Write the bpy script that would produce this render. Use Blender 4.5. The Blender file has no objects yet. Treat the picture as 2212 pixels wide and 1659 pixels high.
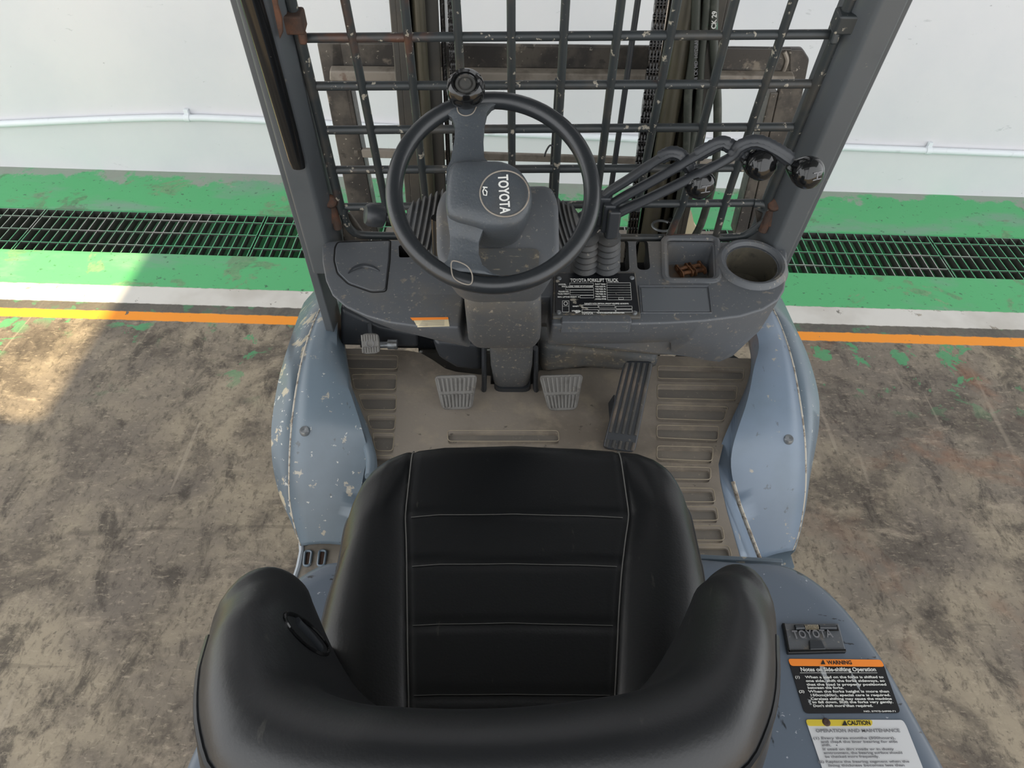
import bpy, bmesh, random
from math import sin, cos, tan, pi, sqrt, radians, atan2, exp
from mathutils import Vector, Matrix
random.seed(7)
C = bpy.context.scene.collection
SC = bpy.context.scene

# ------------------------------------------------------------------ camera
F = 1662.0; TH = radians(44.05); ROLL = .030; CAM_H = 1.87
r0 = Vector((1, 0, 0)); u0 = Vector((0, sin(TH), cos(TH))); FW = Vector((0, cos(TH), -sin(TH)))
RT = r0*cos(ROLL) + u0*sin(ROLL); UP = u0*cos(ROLL) - r0*sin(ROLL)
cd = bpy.data.cameras.new('camera'); cd.sensor_width = 36; cd.lens = F/2212*36; cd.clip_start = .02
cam = bpy.data.objects.new('camera', cd); C.objects.link(cam)
cam.matrix_world = Matrix(((RT.x, UP.x, -FW.x, 0), (RT.y, UP.y, -FW.y, 0), (RT.z, UP.z, -FW.z, CAM_H), (0, 0, 0, 1)))
SC.camera = cam
# ------------------------------------------------------------------ light
w = bpy.data.worlds.new('world'); SC.world = w; w.use_nodes = True
bg = w.node_tree.nodes['Background']; bg.inputs[0].default_value = (.97, .985, 1, 1); bg.inputs[1].default_value = 2.25
sd = bpy.data.lights.new('sun', 'SUN'); sd.energy = 9.5; sd.angle = radians(.9); sd.color = (1, .80, .47)
sun = bpy.data.objects.new('sun', sd); C.objects.link(sun)
SUN = Vector((.30, .22, -1)); sun.rotation_euler = SUN.to_track_quat('-Z', 'Y').to_euler()
vs = SC.view_settings; vs.view_transform = 'Standard'; vs.look = 'None'; vs.gamma = 1; vs.exposure = 0.0
try: vs.use_curve_mapping = False
except Exception: pass

# ------------------------------------------------------------------ frames
PSI = .030; X0 = .10                        # the truck stands turned a little, its middle right of the viewer
cP, sP = cos(PSI), sin(PSI)
TRUCK = Vector((X0*cP, X0*sP, 0))
def to_local(p, pt=True):
    x, y, z = p
    if pt: x -= TRUCK.x; y -= TRUCK.y
    return Vector((cP*x + sP*y, -sP*x + cP*y, z))
EYE = to_local((0, 0, CAM_H))
def wray(u, v): return FW + RT*((u-1106)/F) - UP*((v-829.5)/F)
def at(u, v, z=None, y=None, x=None, plane=None):
    """survey point of the photo -> truck coordinates, on a given plane"""
    d = to_local(wray(u, v), False); o = EYE
    if z is not None: t = (z-o.z)/d.z
    elif y is not None: t = (y-o.y)/d.y
    elif x is not None: t = (x-o.x)/d.x
    else:
        p, n = plane; t = (Vector(p)-o).dot(Vector(n))/d.dot(Vector(n))
    return o + d*t
def at_prof(u, v, prof, dz=0):
    """point on a surface extruded along x with (y,z) profile"""
    d = to_local(wray(u, v), False); o = EYE; best = None
    for i in range(len(prof)-1):
        (ya, za), (yb, zb) = prof[i], prof[i+1]; za += dz; zb += dz
        if i == 0: ya, za = ya-(yb-ya)*2, za-(zb-za)*2
        if i == len(prof)-2: yb, zb = yb+(yb-ya)*2, zb+(zb-za)*2
        n = Vector((0, zb-za, -(yb-ya))); den = d.dot(n)
        if abs(den) < 1e-9: continue
        t = (Vector((0, ya, za))-o).dot(n)/den
        if t <= 0: continue
        p = o + d*t
        k = (p.y-ya)*(yb-ya) + (p.z-za)*(zb-za); k /= (yb-ya)**2 + (zb-za)**2
        if -1e-6 <= k <= 1+1e-6 and (best is None or t < best[0]): best = (t, p)
    return best[1] if best else at(u, v, z=prof[-1][1]+dz)
def V(*a): return Vector(a)

# ------------------------------------------------------------------ materials
class N:
    def __init__(s, name):
        s.m = bpy.data.materials.new(name); s.m.use_nodes = True; s.t = s.m.node_tree
        s.b = s.t.nodes['Principled BSDF']; s.tc = s.t.nodes.new('ShaderNodeTexCoord')
    def node(s, ty, **k):
        n = s.t.nodes.new(ty)
        for a, b in k.items(): setattr(n, a, b)
        return n
    def lk(s, a, b):
        if hasattr(a, 'is_output'): s.t.links.new(a, b)
        else: b.default_value = a
    def coords(s, sc=None, rot=None):
        o = s.tc.outputs['Object']
        if sc is None: return o
        m = s.node('ShaderNodeMapping'); s.lk(o, m.inputs[0]); m.inputs['Scale'].default_value = sc
        if rot: m.inputs['Rotation'].default_value = rot
        return m.outputs[0]
    def noise(s, scale, detail=4, rough=.55, dist=0, stretch=None, rot=None):
        n = s.node('ShaderNodeTexNoise'); s.lk(s.coords(stretch, rot), n.inputs['Vector'])
        n.inputs['Scale'].default_value = scale; n.inputs['Detail'].default_value = detail
        n.inputs['Roughness'].default_value = rough; n.inputs['Distortion'].default_value = dist
        return n.outputs[0]
    def math(s, op, a, b=0.0):
        n = s.node('ShaderNodeMath', operation=op); s.lk(a, n.inputs[0]); s.lk(b, n.inputs[1]); return n.outputs[0]
    def step(s, x, lo, hi):
        n = s.node('ShaderNodeMapRange'); n.interpolation_type = 'SMOOTHSTEP'
        s.lk(x, n.inputs[0]); n.inputs[1].default_value = lo; n.inputs[2].default_value = hi; return n.outputs[0]
    def mix(s, f, a, b):
        n = s.node('ShaderNodeMix', data_type='RGBA'); s.lk(f, n.inputs[0])
        s.lk(a if hasattr(a, 'is_output') else (*a, 1), n.inputs[6]); s.lk(b if hasattr(b, 'is_output') else (*b, 1), n.inputs[7])
        return n.outputs[2]
    def bump(s, h, strength, dist=.002):
        n = s.node('ShaderNodeBump'); s.lk(h, n.inputs['Height']); n.inputs['Strength'].default_value = strength
        n.inputs['Distance'].default_value = dist; s.lk(n.outputs[0], s.b.inputs['Normal'])
    def set(s, col, rough, metal=0, spec=.5, coat=0):
        s.lk(col if hasattr(col, 'is_output') else (*col, 1), s.b.inputs['Base Color'])
        s.lk(rough, s.b.inputs['Roughness']); s.b.inputs['Metallic'].default_value = metal
        s.b.inputs['Specular IOR Level'].default_value = spec; s.b.inputs['Coat Weight'].default_value = coat
        return s.m
def mat(name, col, rough, layers=(), metal=0, spec=.5, bump=None, coat=0):
    """layers: (scale, lo, hi, colour, amount, stretch)"""
    n = N(name); c = col
    for L in layers:
        sc, lo, hi, lc, amt = L[:5]; st = L[5] if len(L) > 5 else None
        f = n.math('MULTIPLY', n.step(n.noise(sc, 5, .6, 0, st), lo, hi), amt)
        c = n.mix(f, c, lc)
    if bump: n.bump(n.noise(bump[0], 3), bump[1], bump[2] if len(bump) > 2 else .001)
    return n.set(c, rough, metal, spec, coat)
def hx(h):
    h = h.lstrip('#'); o = []
    for i in (0, 2, 4):
        v = int(h[i:i+2], 16)/255; o.append(v/12.92 if v <= .04045 else ((v+.055)/1.055)**2.4)
    return tuple(o)
DUST = hx('8d8170'); RUST = hx('5a3826')
M = {}
M['plastic'] = mat('dusty_plastic', hx('54575b'), .46, [(7, .48, .72, hx('65615b'), .75), (60, .60, .72, DUST, .55), (25, .64, .70, hx('8a8171'), .45), (160, .62, .72, hx('b0a898'), .55)], bump=(400, .15, .0006))
M['plastic_dirty'] = mat('dirty_plastic', hx('484a4b'), .55, [(9, .42, .7, hx('635a4c'), .75), (90, .58, .70, hx('9a8c74'), .6), (40, .6, .7, hx('b5a78e'), .35, (1, 6, 6))], bump=(300, .2, .0006))
M['plastic_black'] = mat('black_plastic', hx('303337'), .36, [(60, .64, .74, DUST, .35)], bump=(500, .1, .0005))
M['plastic_gloss'] = mat('glossy_black', hx('121314'), .12, [(120, .68, .75, hx('6a645a'), .4)], spec=.6)
M['grain'] = mat('grained_wheel_plastic', hx('454a4f'), .40, [(300, .60, .68, hx('77776f'), .35), (8, .5, .8, hx('45433f'), .6)], bump=(260, .5, .001))
M['rubber'] = mat('dusty_rubber', hx('3a3a38'), .75, [(12, .42, .7, hx('6a5d50'), .7), (120, .62, .72, hx('a09685'), .5)])
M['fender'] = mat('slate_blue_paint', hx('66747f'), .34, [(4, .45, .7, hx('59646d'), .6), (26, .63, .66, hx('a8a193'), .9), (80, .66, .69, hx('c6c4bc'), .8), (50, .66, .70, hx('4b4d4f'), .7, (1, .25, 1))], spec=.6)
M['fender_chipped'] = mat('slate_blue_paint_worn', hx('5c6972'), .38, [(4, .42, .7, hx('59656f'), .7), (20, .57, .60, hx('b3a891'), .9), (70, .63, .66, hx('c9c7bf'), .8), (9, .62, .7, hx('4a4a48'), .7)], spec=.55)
M['fender_r'] = mat('slate_blue_paint_sheen', hx('748394'), .40, [(4, .5, .75, hx('67757f'), .6), (26, .66, .69, hx('a8a193'), .9), (50, .66, .70, hx('4b4d4f'), .5, (1, .25, 1))], spec=.6)  # right fender's copy of the paint, sheen lightened into its base colour
M['hood'] = mat('hood_blue_grey_paint', hx('5c6672'), .36, [(5, .5, .75, hx('545d68'), .5), (110, .68, .71, hx('c8ccd0'), .6), (30, .655, .69, hx('22262a'), .9, (1, .3, 1)), (45, .655, .68, hx('1d2023'), .9, (.3, 1, 1))], spec=.5)
M['pillar'] = mat('pillar_dark_grey_paint', hx('515558'), .38, [(6, .5, .7, hx('464b4f'), .6), (60, .68, .72, hx('8c867a'), .4)], spec=.5)
M['screen'] = mat('screen_bar_paint', hx('2c3133'), .45, [(10, .5, .7, hx('46423c'), .7), (6, .60, .70, RUST, .7), (70, .615, .66, hx('a7a091'), .75)])
M['rust'] = mat('rusty_steel', hx('3c2d25'), .8, [(30, .4, .7, hx('5b3b29'), .9), (90, .6, .7, hx('2a2320'), .8)], bump=(120, .6, .002))
M['mast'] = mat('greasy_mast_steel', hx('45433f'), .34, [(6, .45, .7, hx('5d574e'), .8), (60, .66, .72, hx('8f897c'), .5)], spec=.6)
M['mast_olive'] = mat('mast_steel_grease', hx('4a4638'), .36, [(14, .45, .7, hx('33302a'), .8, (4, 4, .6))], spec=.7)
M['grease'] = mat('black_grease', hx('12100f'), .25, [(60, .62, .72, hx('6b645a'), .5)], spec=.8, bump=(140, .5, .002))
M['backrest_steel'] = mat('worn_backrest_steel', hx('35322f'), .42, [(7, .46, .60, hx('5a544c'), .85), (13, .58, .66, hx('8e8374'), .6), (30, .60, .66, hx('2a2826'), .6), (80, .63, .68, hx('b3ac9c'), .6)])
M['bar_dusty'] = mat('dusty_steel_bar', hx('8d857a'), .6, [(20, .45, .65, hx('6d655b'), .8), (14, .62, .68, RUST, .6)])
M['chrome'] = mat('chrome', (.7, .7, .72), .12, metal=1)
M['steel'] = mat('worn_steel', hx('8b8f92'), .35, [(50, .5, .7, hx('5d5a55'), .7)], metal=.6)
M['leather'] = mat('black_leatherette', hx('0b0d0f'), .33, [(5, .5, .8, hx('101113'), .8), (70, .67, .73, hx('4a4843'), .3, (1, .2, 1)), (220, .66, .73, hx('2c2c2b'), .4)], spec=.42, bump=(330, .22, .0007))
M['leather_back'] = mat('black_leatherette_back', hx('121417'), .40, [(5, .5, .8, hx('17191b'), .8), (80, .66, .72, hx('4a4843'), .3, (1, .25, 1)), (220, .66, .73, hx('2c2c2b'), .4)], spec=.62, bump=(330, .22, .0007))  # lighter copy of the seat leather, its sheen partly put into the colour
M['thread'] = mat('grey_thread', hx('5c5b58'), .8)
M['piping'] = mat('leatherette_piping', hx('15171a'), .32)
M['side_leather'] = mat('seat_side_leatherette', hx('1d1d1c'), .42, bump=(330, .2, .0007))
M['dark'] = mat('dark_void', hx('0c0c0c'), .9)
M['rim'] = mat('wheel_rim_black', hx('24272a'), .30, [(200, .62, .7, hx('55544f'), .3)], spec=.6)
M['mat_lip'] = mat('mat_lip_highlight', hx('968b78'), .7)  # pale tan paints the highlight along the pad lips
M['cover'] = mat('column_cover_plastic', hx('4d4e4f'), .5, [(9, .46, .72, hx('625a4e'), .7), (120, .58, .70, hx('9a8f7c'), .6), (300, .62, .72, hx('aea491'), .5)])
M['step_edge'] = mat('step_edge_paint', hx('a9b0b7'), .5)
M['panel'] = mat('satin_blank_panel', hx('5b5f63'), .35, [(60, .66, .72, hx('a09a8c'), .4)])
M['boot'] = mat('boot_rubber', hx('3f4143'), .6, [(14, .45, .7, hx('55524d'), .6), (120, .63, .72, hx('a09a8c'), .5)])
M['pedal'] = mat('pedal_rubber', hx('6e6c68'), .65, [(40, .45, .65, hx('55524d'), .7), (90, .6, .7, hx('9b9488'), .5)])
M['mat'] = mat('floor_mat_rubber', hx('8a8176'), .68, [(4, .42, .68, hx('6e655a'), .8), (14, .5, .72, hx('9d917f'), .7), (90, .62, .7, hx('998d7b'), .5), (30, .66, .7, hx('38342f'), .6)], bump=(140, .3, .001))
M['mat_pad'] = mat('floor_mat_pad_rubber', hx('6d6861'), .7, [(8, .45, .7, hx('7d756a'), .8), (90, .62, .7, hx('9b9180'), .5)], bump=(140, .3, .001))
M['white_text'] = mat('white_print', hx('d9d9d4'), .5)
M['black_text'] = mat('black_print', hx('1a1a1a'), .5)
M['grey_text'] = mat('grey_print', hx('77777a'), .5)
M['plate'] = mat('black_data_plate', hx('15171b'), .35, [(40, .64, .67, hx('a8a294'), .8)])
M['orange'] = mat('orange_label', hx('f28a30'), .45, [(40, .66, .69, hx('c9b9a6'), .7)])
M['yellow'] = mat('yellow_label', hx('cdb638'), .45, [(25, .6, .63, hx('8f886f'), .8)])
M['label_black'] = mat('black_label', hx('1d1d1f'), .4, [(26, .625, .64, hx('a3a7aa'), .9, (1, .25, 1)), (60, .66, .68, hx('b9bcbd'), .7)])
M['label_white'] = mat('grey_white_label', hx('c9cacb'), .45, [(18, .64, .65, hx('5d6a7b'), 1, (1, .3, 1)), (45, .67, .68, hx('4b525a'), .9), (6, .5, .7, hx('b5b6b6'), .6)])
M['sticker'] = mat('cream_sticker', hx('cfc2a0'), .6, [(30, .6, .7, hx('b7a784'), .6)])
M['rust_chain'] = mat('rusty_chain_steel', hx('80593c'), .55, [(120, .42, .65, hx('4a3122'), .9), (60, .62, .7, hx('a8785a'), .6)], metal=.3)
M['tray_dirt'] = mat('dusty_tray_plastic', hx('4a4a48'), .6, [(9, .45, .65, hx('6c5138'), .8), (80, .6, .7, DUST, .5)])
M['cup_dirt'] = mat('mouldy_cup_plastic', hx('4a463c'), .7, [(14, .45, .65, hx('6a6250'), .9), (40, .55, .7, hx('2b2924'), .8)])
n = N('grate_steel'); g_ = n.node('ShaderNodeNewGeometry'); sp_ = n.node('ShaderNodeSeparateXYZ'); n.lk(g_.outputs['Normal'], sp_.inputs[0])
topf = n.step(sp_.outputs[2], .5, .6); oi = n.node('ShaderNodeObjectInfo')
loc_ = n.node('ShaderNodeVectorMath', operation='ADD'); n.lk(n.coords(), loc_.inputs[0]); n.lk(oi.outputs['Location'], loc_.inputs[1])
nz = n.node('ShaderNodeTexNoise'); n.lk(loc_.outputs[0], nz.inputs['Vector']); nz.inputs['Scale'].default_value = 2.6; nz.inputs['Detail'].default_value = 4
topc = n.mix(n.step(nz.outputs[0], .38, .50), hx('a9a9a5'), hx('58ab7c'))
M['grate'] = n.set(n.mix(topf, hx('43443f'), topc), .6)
M['trench'] = mat('trench_concrete', hx('3a3a3a'), .9, [(6, .4, .7, hx('2c2c2c'), .8)])
M['pipe'] = mat('white_pipe_paint', hx('e3e8ec'), .5, [(12, .6, .7, hx('c8cccf'), .6)])
M['tyre'] = mat('tyre_rubber', hx('232323'), .8)
M['hose'] = mat('hydraulic_hose', hx('3c4039'), .5, [(30, .55, .7, hx('55584f'), .7), (12, .64, .68, hx('3d7a5f'), .6)])
M['spring'] = mat('spring_steel', hx('b2a894'), .3, metal=.8)
M['weld'] = mat('bare_scraped_edge', hx('b9b2a5'), .6, [(60, .5, .6, hx('6a5d50'), .8)])

# ------------------------------------------------------------------ mesh helpers
class MB:
    def __init__(s): s.bm = bmesh.new()
    def loft(s, rings, closed=True, cap0=False, cap1=False):
        vs = [[s.bm.verts.new(p) for p in r] for r in rings]; n = len(rings[0])
        for a, b in zip(vs, vs[1:]):
            for i in range(n if closed else n-1):
                j = (i+1) % n
                try: s.bm.faces.new((a[i], a[j], b[j], b[i]))
                except ValueError: pass
        if cap0: s.bm.faces.new(list(reversed(vs[0])))
        if cap1: s.bm.faces.new(vs[-1])
        return s
    def slab(s, pts, off):
        off = Vector(off); return s.loft([pts, [p+off for p in pts]], True, True, True)
    def box(s, c, size, rot=None):
        x, y, z = [k/2 for k in size]; R = rot or Matrix.Identity(3); c = Vector(c)
        P = [c + R @ Vector((a*x, b*y, -z)) for a, b in ((-1, -1), (1, -1), (1, 1), (-1, 1))]
        return s.slab(P, R @ Vector((0, 0, 2*z)))
    def tube(s, path, r, seg=12, caps=True, flat=1.0, up=None):
        path = [Vector(p) for p in path]; n = len(path); rr = r if hasattr(r, '__len__') else [r]*n
        rings = []; prev = None
        for i, p in enumerate(path):
            t = (path[min(i+1, n-1)] - path[max(i-1, 0)]).normalized()
            if prev is None:
                a = Vector(up) if up is not None else (Vector((0, 0, 1)) if abs(t.z) < .9 else Vector((0, 1, 0)))
            else: a = prev
            nrm = (a - t*a.dot(t)).normalized(); prev = nrm; b = t.cross(nrm)
            rings.append([p + nrm*(rr[i]*cos(2*pi*k/seg)) + b*(rr[i]*flat*sin(2*pi*k/seg)) for k in range(seg)])
        return s.loft(rings, True, caps, caps)
    def lathe(s, c, axis, prof, seg=32, cap0=False, cap1=False):
        """prof: (radius, height along axis)"""
        ax = Vector(axis).normalized(); a = Vector((1, 0, 0)) if abs(ax.x) < .9 else Vector((0, 1, 0))
        e1 = (a - ax*a.dot(ax)).normalized(); e2 = ax.cross(e1); c = Vector(c)
        return s.loft([[c + ax*h + (e1*cos(2*pi*k/seg) + e2*sin(2*pi*k/seg))*r for k in range(seg)] for r, h in prof], True, cap0, cap1)
    def build(s, name, m, parent=None, bevel=0, seg=2, smooth=True, solid=0, sub=0, ang=38):
        bmesh.ops.recalc_face_normals(s.bm, faces=s.bm.faces[:])
        me = bpy.data.meshes.new(name); s.bm.to_mesh(me); s.bm.free()
        mm = M[m] if isinstance(m, str) else m; me.materials.append(mm)
        if smooth:
            me.shade_smooth(); me.set_sharp_from_angle(angle=radians(ang))
        o = bpy.data.objects.new(name, me); C.objects.link(o)
        if parent is not None: o.parent = parent
        if solid:
            d = o.modifiers.new('solid', 'SOLIDIFY'); d.thickness = abs(solid); d.offset = -1 if solid > 0 else 1
        if sub:
            d = o.modifiers.new('sub', 'SUBSURF'); d.levels = sub; d.render_levels = sub
        if bevel:
            d = o.modifiers.new('bevel', 'BEVEL'); d.width = bevel; d.segments = seg; d.limit_method = 'ANGLE'; d.angle_limit = radians(40); d.harden_normals = True
        return o
def mesh_copy(o, parent=None):
    c = o.copy(); C.objects.link(c)
    if parent is not None: c.parent = parent
    return c
def resample(pts, n):
    pts = [Vector(p) for p in pts]; L = [0]
    for a, b in zip(pts, pts[1:]): L.append(L[-1] + (b-a).length)
    out = []
    for i in range(n):
        t = L[-1]*i/(n-1); k = 0
        while k < len(pts)-2 and L[k+1] < t: k += 1
        d = L[k+1]-L[k]; out.append(pts[k].lerp(pts[k+1], (t-L[k])/d if d > 1e-9 else 0))
    return out
def smooth_path(pts, n, closed=False):
    """Catmull-Rom through pts, n samples"""
    pts = [Vector(p) for p in pts]; m = len(pts); out = []
    segs = m if closed else m-1; per = max(2, n//segs)
    for i in range(segs):
        if closed: p0, p1, p2, p3 = pts[(i-1) % m], pts[i], pts[(i+1) % m], pts[(i+2) % m]
        else: p0, p1, p2, p3 = pts[max(i-1, 0)], pts[i], pts[i+1], pts[min(i+2, m-1)]
        for k in range(per):
            t = k/per
            out.append(.5*((2*p1) + (p2-p0)*t + (2*p0-5*p1+4*p2-p3)*t*t + (3*p1-p0-3*p2+p3)*t**3))
    if closed: return out
    out.append(pts[-1]); return resample(out, n)
def rounded(pts, r, seg=4):
    """round the corners of a planar 3-D polygon"""
    n = len(pts); out = []
    for i in range(n):
        p = pts[i]; a = pts[i-1]-p; b = pts[(i+1) % n]-p
        k = min(r, a.length*.45, b.length*.45); A = p + a.normalized()*k; B = p + b.normalized()*k
        for j in range(seg+1):
            t = j/seg; out.append(A*(1-t)**2 + p*2*t*(1-t) + B*t*t)
    return out
def cut(o, cutters):
    """boolean cut, applied"""
    for c in cutters:
        d = o.modifiers.new('cut', 'BOOLEAN'); d.operation = 'DIFFERENCE'; d.solver = 'EXACT'; d.object = c
        try: d.material_mode = 'TRANSFER'
        except Exception: pass
    dg = bpy.context.evaluated_depsgraph_get(); dg.update()
    me = bpy.data.meshes.new_from_object(o.evaluated_get(dg)); old = o.data; o.modifiers.clear(); o.data = me
    me.name = o.name
    for c in cutters: bpy.data.objects.remove(c, do_unlink=True)
    me.shade_smooth(); me.set_sharp_from_angle(angle=radians(35))
def text(body, size, origin, xd, ud, m, parent, name='lettering', depth=.0004, align='LEFT', sx=1.0, spacing=1.0, fit=None):
    cu = bpy.data.curves.new(name, 'FONT'); cu.body = body; cu.size = size; cu.extrude = depth; cu.align_x = align
    cu.space_character = spacing; cu.resolution_u = 3; cu.offset = size*(.022 if m in ('white_text', 'black_text') else .010)
    t = bpy.data.objects.new(name, cu); C.objects.link(t)
    dg = bpy.context.evaluated_depsgraph_get(); dg.update()
    me = bpy.data.meshes.new_from_object(t.evaluated_get(dg)); bpy.data.objects.remove(t, do_unlink=True)
    me.materials.clear(); me.materials.append(M[m])
    X = Vector(xd).normalized(); Z = X.cross(Vector(ud)).normalized(); Y = Z.cross(X)
    if fit: sx = fit/max(v.co.x for v in me.vertices)
    for v in me.vertices: v.co = Vector(origin) + X*v.co.x*sx + Y*v.co.y + Z*v.co.z
    o = bpy.data.objects.new(name, me); C.objects.link(o); o.parent = parent
    return o
def join_into(name, objs, parent, label=None):
    """several letterings -> one mesh part"""
    bm = bmesh.new(); mats = []
    for o in objs:
        me = o.data; k0 = len(bm.faces)
        if me.materials[0] not in mats: mats.append(me.materials[0])
        bm.from_mesh(me); bm.faces.ensure_lookup_table()
        for f in bm.faces[k0:]: f.material_index = mats.index(me.materials[0])
        bpy.data.objects.remove(o, do_unlink=True)
    me = bpy.data.meshes.new(name); bm.to_mesh(me); bm.free()
    for m in mats: me.materials.append(m)
    o = bpy.data.objects.new(name, me); C.objects.link(o); o.parent = parent
    if label: o['label'] = label
    return o
def empty(name, loc=(0, 0, 0), rz=0, parent=None):
    o = bpy.data.objects.new(name, None); C.objects.link(o); o.location = loc; o.rotation_euler.z = rz; o.empty_display_size = .05
    if parent is not None: o.parent = parent
    return o
def thing(o, label, cat, group=None):
    o['label'] = label; o['category'] = cat
    if group: o['group'] = group
    return o
def structure(o): o['kind'] = 'structure'; return o

from mathutils.bvhtree import BVHTree
def bvh_of(o): return BVHTree.FromPolygons([v.co[:] for v in o.data.vertices], [p.vertices[:] for p in o.data.polygons])
def hit(bv, u, v, h=0):
    d_ = to_local(wray(u, v), False).normalized(); r_ = bv.ray_cast(EYE, d_)
    return r_[0] - d_*h if r_[0] else None
# ================================================================== the setting
Y_WALL = 3.327; D0, D1 = 2.649, 2.972          # wall foot, drain edges (metres ahead of the viewer)
def floor_material():
    n = N('painted_concrete'); sep = n.node('ShaderNodeSeparateXYZ'); n.lk(n.tc.outputs['Object'], sep.inputs[0])
    X, Y = sep.outputs[0], sep.outputs[1]
    wob = n.math('MULTIPLY', n.math('SUBTRACT', n.noise(28, 3), .5), .012)
    Yw = n.math('ADD', Y, wob)
    def band(a, b, s=.003):
        return n.math('MULTIPLY', n.step(Yw, a-s, a+s), n.math('SUBTRACT', 1.0, n.step(Yw, b-s, b+s)))
    tan_ = n.mix(n.step(n.noise(1.9, 7, .62, .3), .38, .64), hx('736a60'), hx('9c907c'))
    c = n.mix(n.math('MULTIPLY', n.step(n.noise(3.1, 10, .70, .35), .47, .62), .85), tan_, hx('554d45'))
    c = n.mix(n.math('MULTIPLY', n.step(n.noise(8.5, 9, .74, .5, (1, .55, 1), (0, 0, .6)), .52, .66), .75), c, hx('38322d'))
    c = n.mix(n.math('MULTIPLY', n.step(n.noise(17, 8, .74, .3, (1, .4, 1), (0, 0, .8)), .56, .70), .6), c, hx('3a342f'))
    c = n.mix(n.math('MULTIPLY', n.step(n.noise(9, 8, .74, .4, (.5, 1.2, 1), (0, 0, -.5)), .55, .70), .6), c, hx('ab9d8a'))
    c = n.mix(n.math('MULTIPLY', n.step(n.noise(26, 8, .75), .58, .70), .4), c, hx('b3a692'))
    c = n.mix(n.math('MULTIPLY', n.step(n.noise(48, 8, .72, .4, (1, .6, 1), (0, 0, .5)), .50, .66), .55), c, hx('3d3731'))
    c = n.mix(n.math('MULTIPLY', n.step(n.noise(70, 8, .72, .3, (.5, 1.2, 1), (0, 0, -.4)), .54, .68), .5), c, hx('b5a893'))
    c = n.mix(n.math('MULTIPLY', n.step(n.noise(14, 3, .5, .8, (1, .07, 1), (0, 0, .9)), .66, .70), .3), c, hx('b0a492'))
    c = n.mix(n.math('MULTIPLY', n.step(n.noise(11, 3, .5, .8, (.10, 1, 1), (0, 0, .35)), .68, .72), .3), c, hx('37322d'))
    rightish = n.step(X, .4, 1.6)
    c = n.mix(n.math('MULTIPLY', n.math('MULTIPLY', n.step(n.noise(3.4, 5, .6, .5), .54, .7), rightish), .5), c, hx('8a6047'))
    c = n.mix(n.math('MULTIPLY', n.step(n.noise(60, 4, .6), .62, .7), .5), c, hx('2a2725'))
    # flakes of green paint left on the concrete in front of the orange line
    fl = n.math('MULTIPLY', n.step(n.noise(9, 6, .65, .4), .57, .60), n.math('MULTIPLY', n.step(Y, 1.75, 2.1), n.step(n.noise(2.2, 2), .44, .56)))
    c = n.mix(n.math('MULTIPLY', fl, .8), c, hx('4a9a68'))
    # green walkway, worn
    wear = n.step(n.noise(4.2, 7, .66, .5), .36, .44)
    wear2 = n.step(n.noise(2.1, 6, .6, .4, (.6, 1.4, 1)), .50, .66)
    grn = n.mix(wear2, hx('58b074'), hx('7aa088'))
    grn = n.mix(n.math('MULTIPLY', n.step(n.noise(34, 5, .65), .61, .66), .75), grn, hx('3c5646'))
    greens = n.math('ADD', band(2.425, D0+.01), band(D1-.01, Y_WALL+.05))
    keep = n.math('MAXIMUM', wear, .55)
    nearwall = n.step(n.math('ADD', n.noise(3.6, 8, .68), n.math('MULTIPLY', n.math('SUBTRACT', Y, 3.24), 1.3)), .50, .56)
    c = n.mix(n.math('MULTIPLY', greens, keep), c, grn)
    c = n.mix(n.math('MULTIPLY', n.math('MULTIPLY', greens, nearwall), .85), c, hx('9a9c95'))
    gap = band(2.268, 2.318)
    c = n.mix(n.math('MULTIPLY', gap, .75), c, n.mix(n.step(n.noise(14, 5), .58, .63), hx('55534f'), hx('44805c')))
    chips = n.step(n.noise(16, 6, .7, .3), .640, .655)
    chips2 = n.step(n.noise(3.0, 7, .72, .6), .66, .675)
    nochip = n.math('SUBTRACT', 1.0, n.math('MAXIMUM', chips, chips2))
    c = n.mix(n.math('MULTIPLY', band(2.318, 2.425), n.math('MAXIMUM', nochip, .25)), c, n.mix(n.step(n.noise(3, 4), .4, .7), hx('d8d5cf'), hx('c3beb6')))
    c = n.mix(n.math('MULTIPLY', band(2.217, 2.268), nochip), c, hx('f5982e'))
    n.bump(n.noise(80, 5, .6), .12, .003)
    return n.set(c, n.math('ADD', .42, n.math('MULTIPLY', n.noise(3, 5), .35)), 0, .4)
fm = floor_material()
mb = MB()
for (xa, xb, ya, yb) in ((-6, 6, -3, D0), (-6, 6, D1, Y_WALL+.1)):
    mb.slab([V(xa, ya, -.25), V(xb, ya, -.25), V(xb, yb, -.25), V(xa, yb, -.25)], (0, 0, .25))
structure(mb.build('floor', fm, smooth=False))
mb = MB(); mb.slab([V(-6, D0, -.25), V(6, D0, -.25), V(6, D1, -.25), V(-6, D1, -.25)], (0, 0, .02))
structure(mb.build('trim_1', 'trench', smooth=False))
n = N('white_wall_paint')
c = n.mix(n.step(n.noise(1.3, 5, .6), .35, .7), hx('dddcde'), hx('d4d5d9'))
c = n.mix(n.math('MULTIPLY', n.step(n.noise(11, 6, .7, .4, (1, 1, 2.5)), .66, .70), .5), c, hx('b6b8ba'))
c = n.mix(n.math('MULTIPLY', n.step(n.noise(24, 5, .7), .70, .73), .6), c, hx('8c8e90'))
n.bump(n.noise(9, 6, .6), .18, .006)
wallm = n.set(c, .6, 0, .3)
mb = MB()
for k in range(1):
    mb.slab([V(-6, Y_WALL, -.02), V(6, Y_WALL, -.02), V(6, Y_WALL+.15, -.02), V(-6, Y_WALL+.15, -.02)], (0, 0, 4.6))
structure(mb.build('wall_back', wallm, smooth=False))
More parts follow.
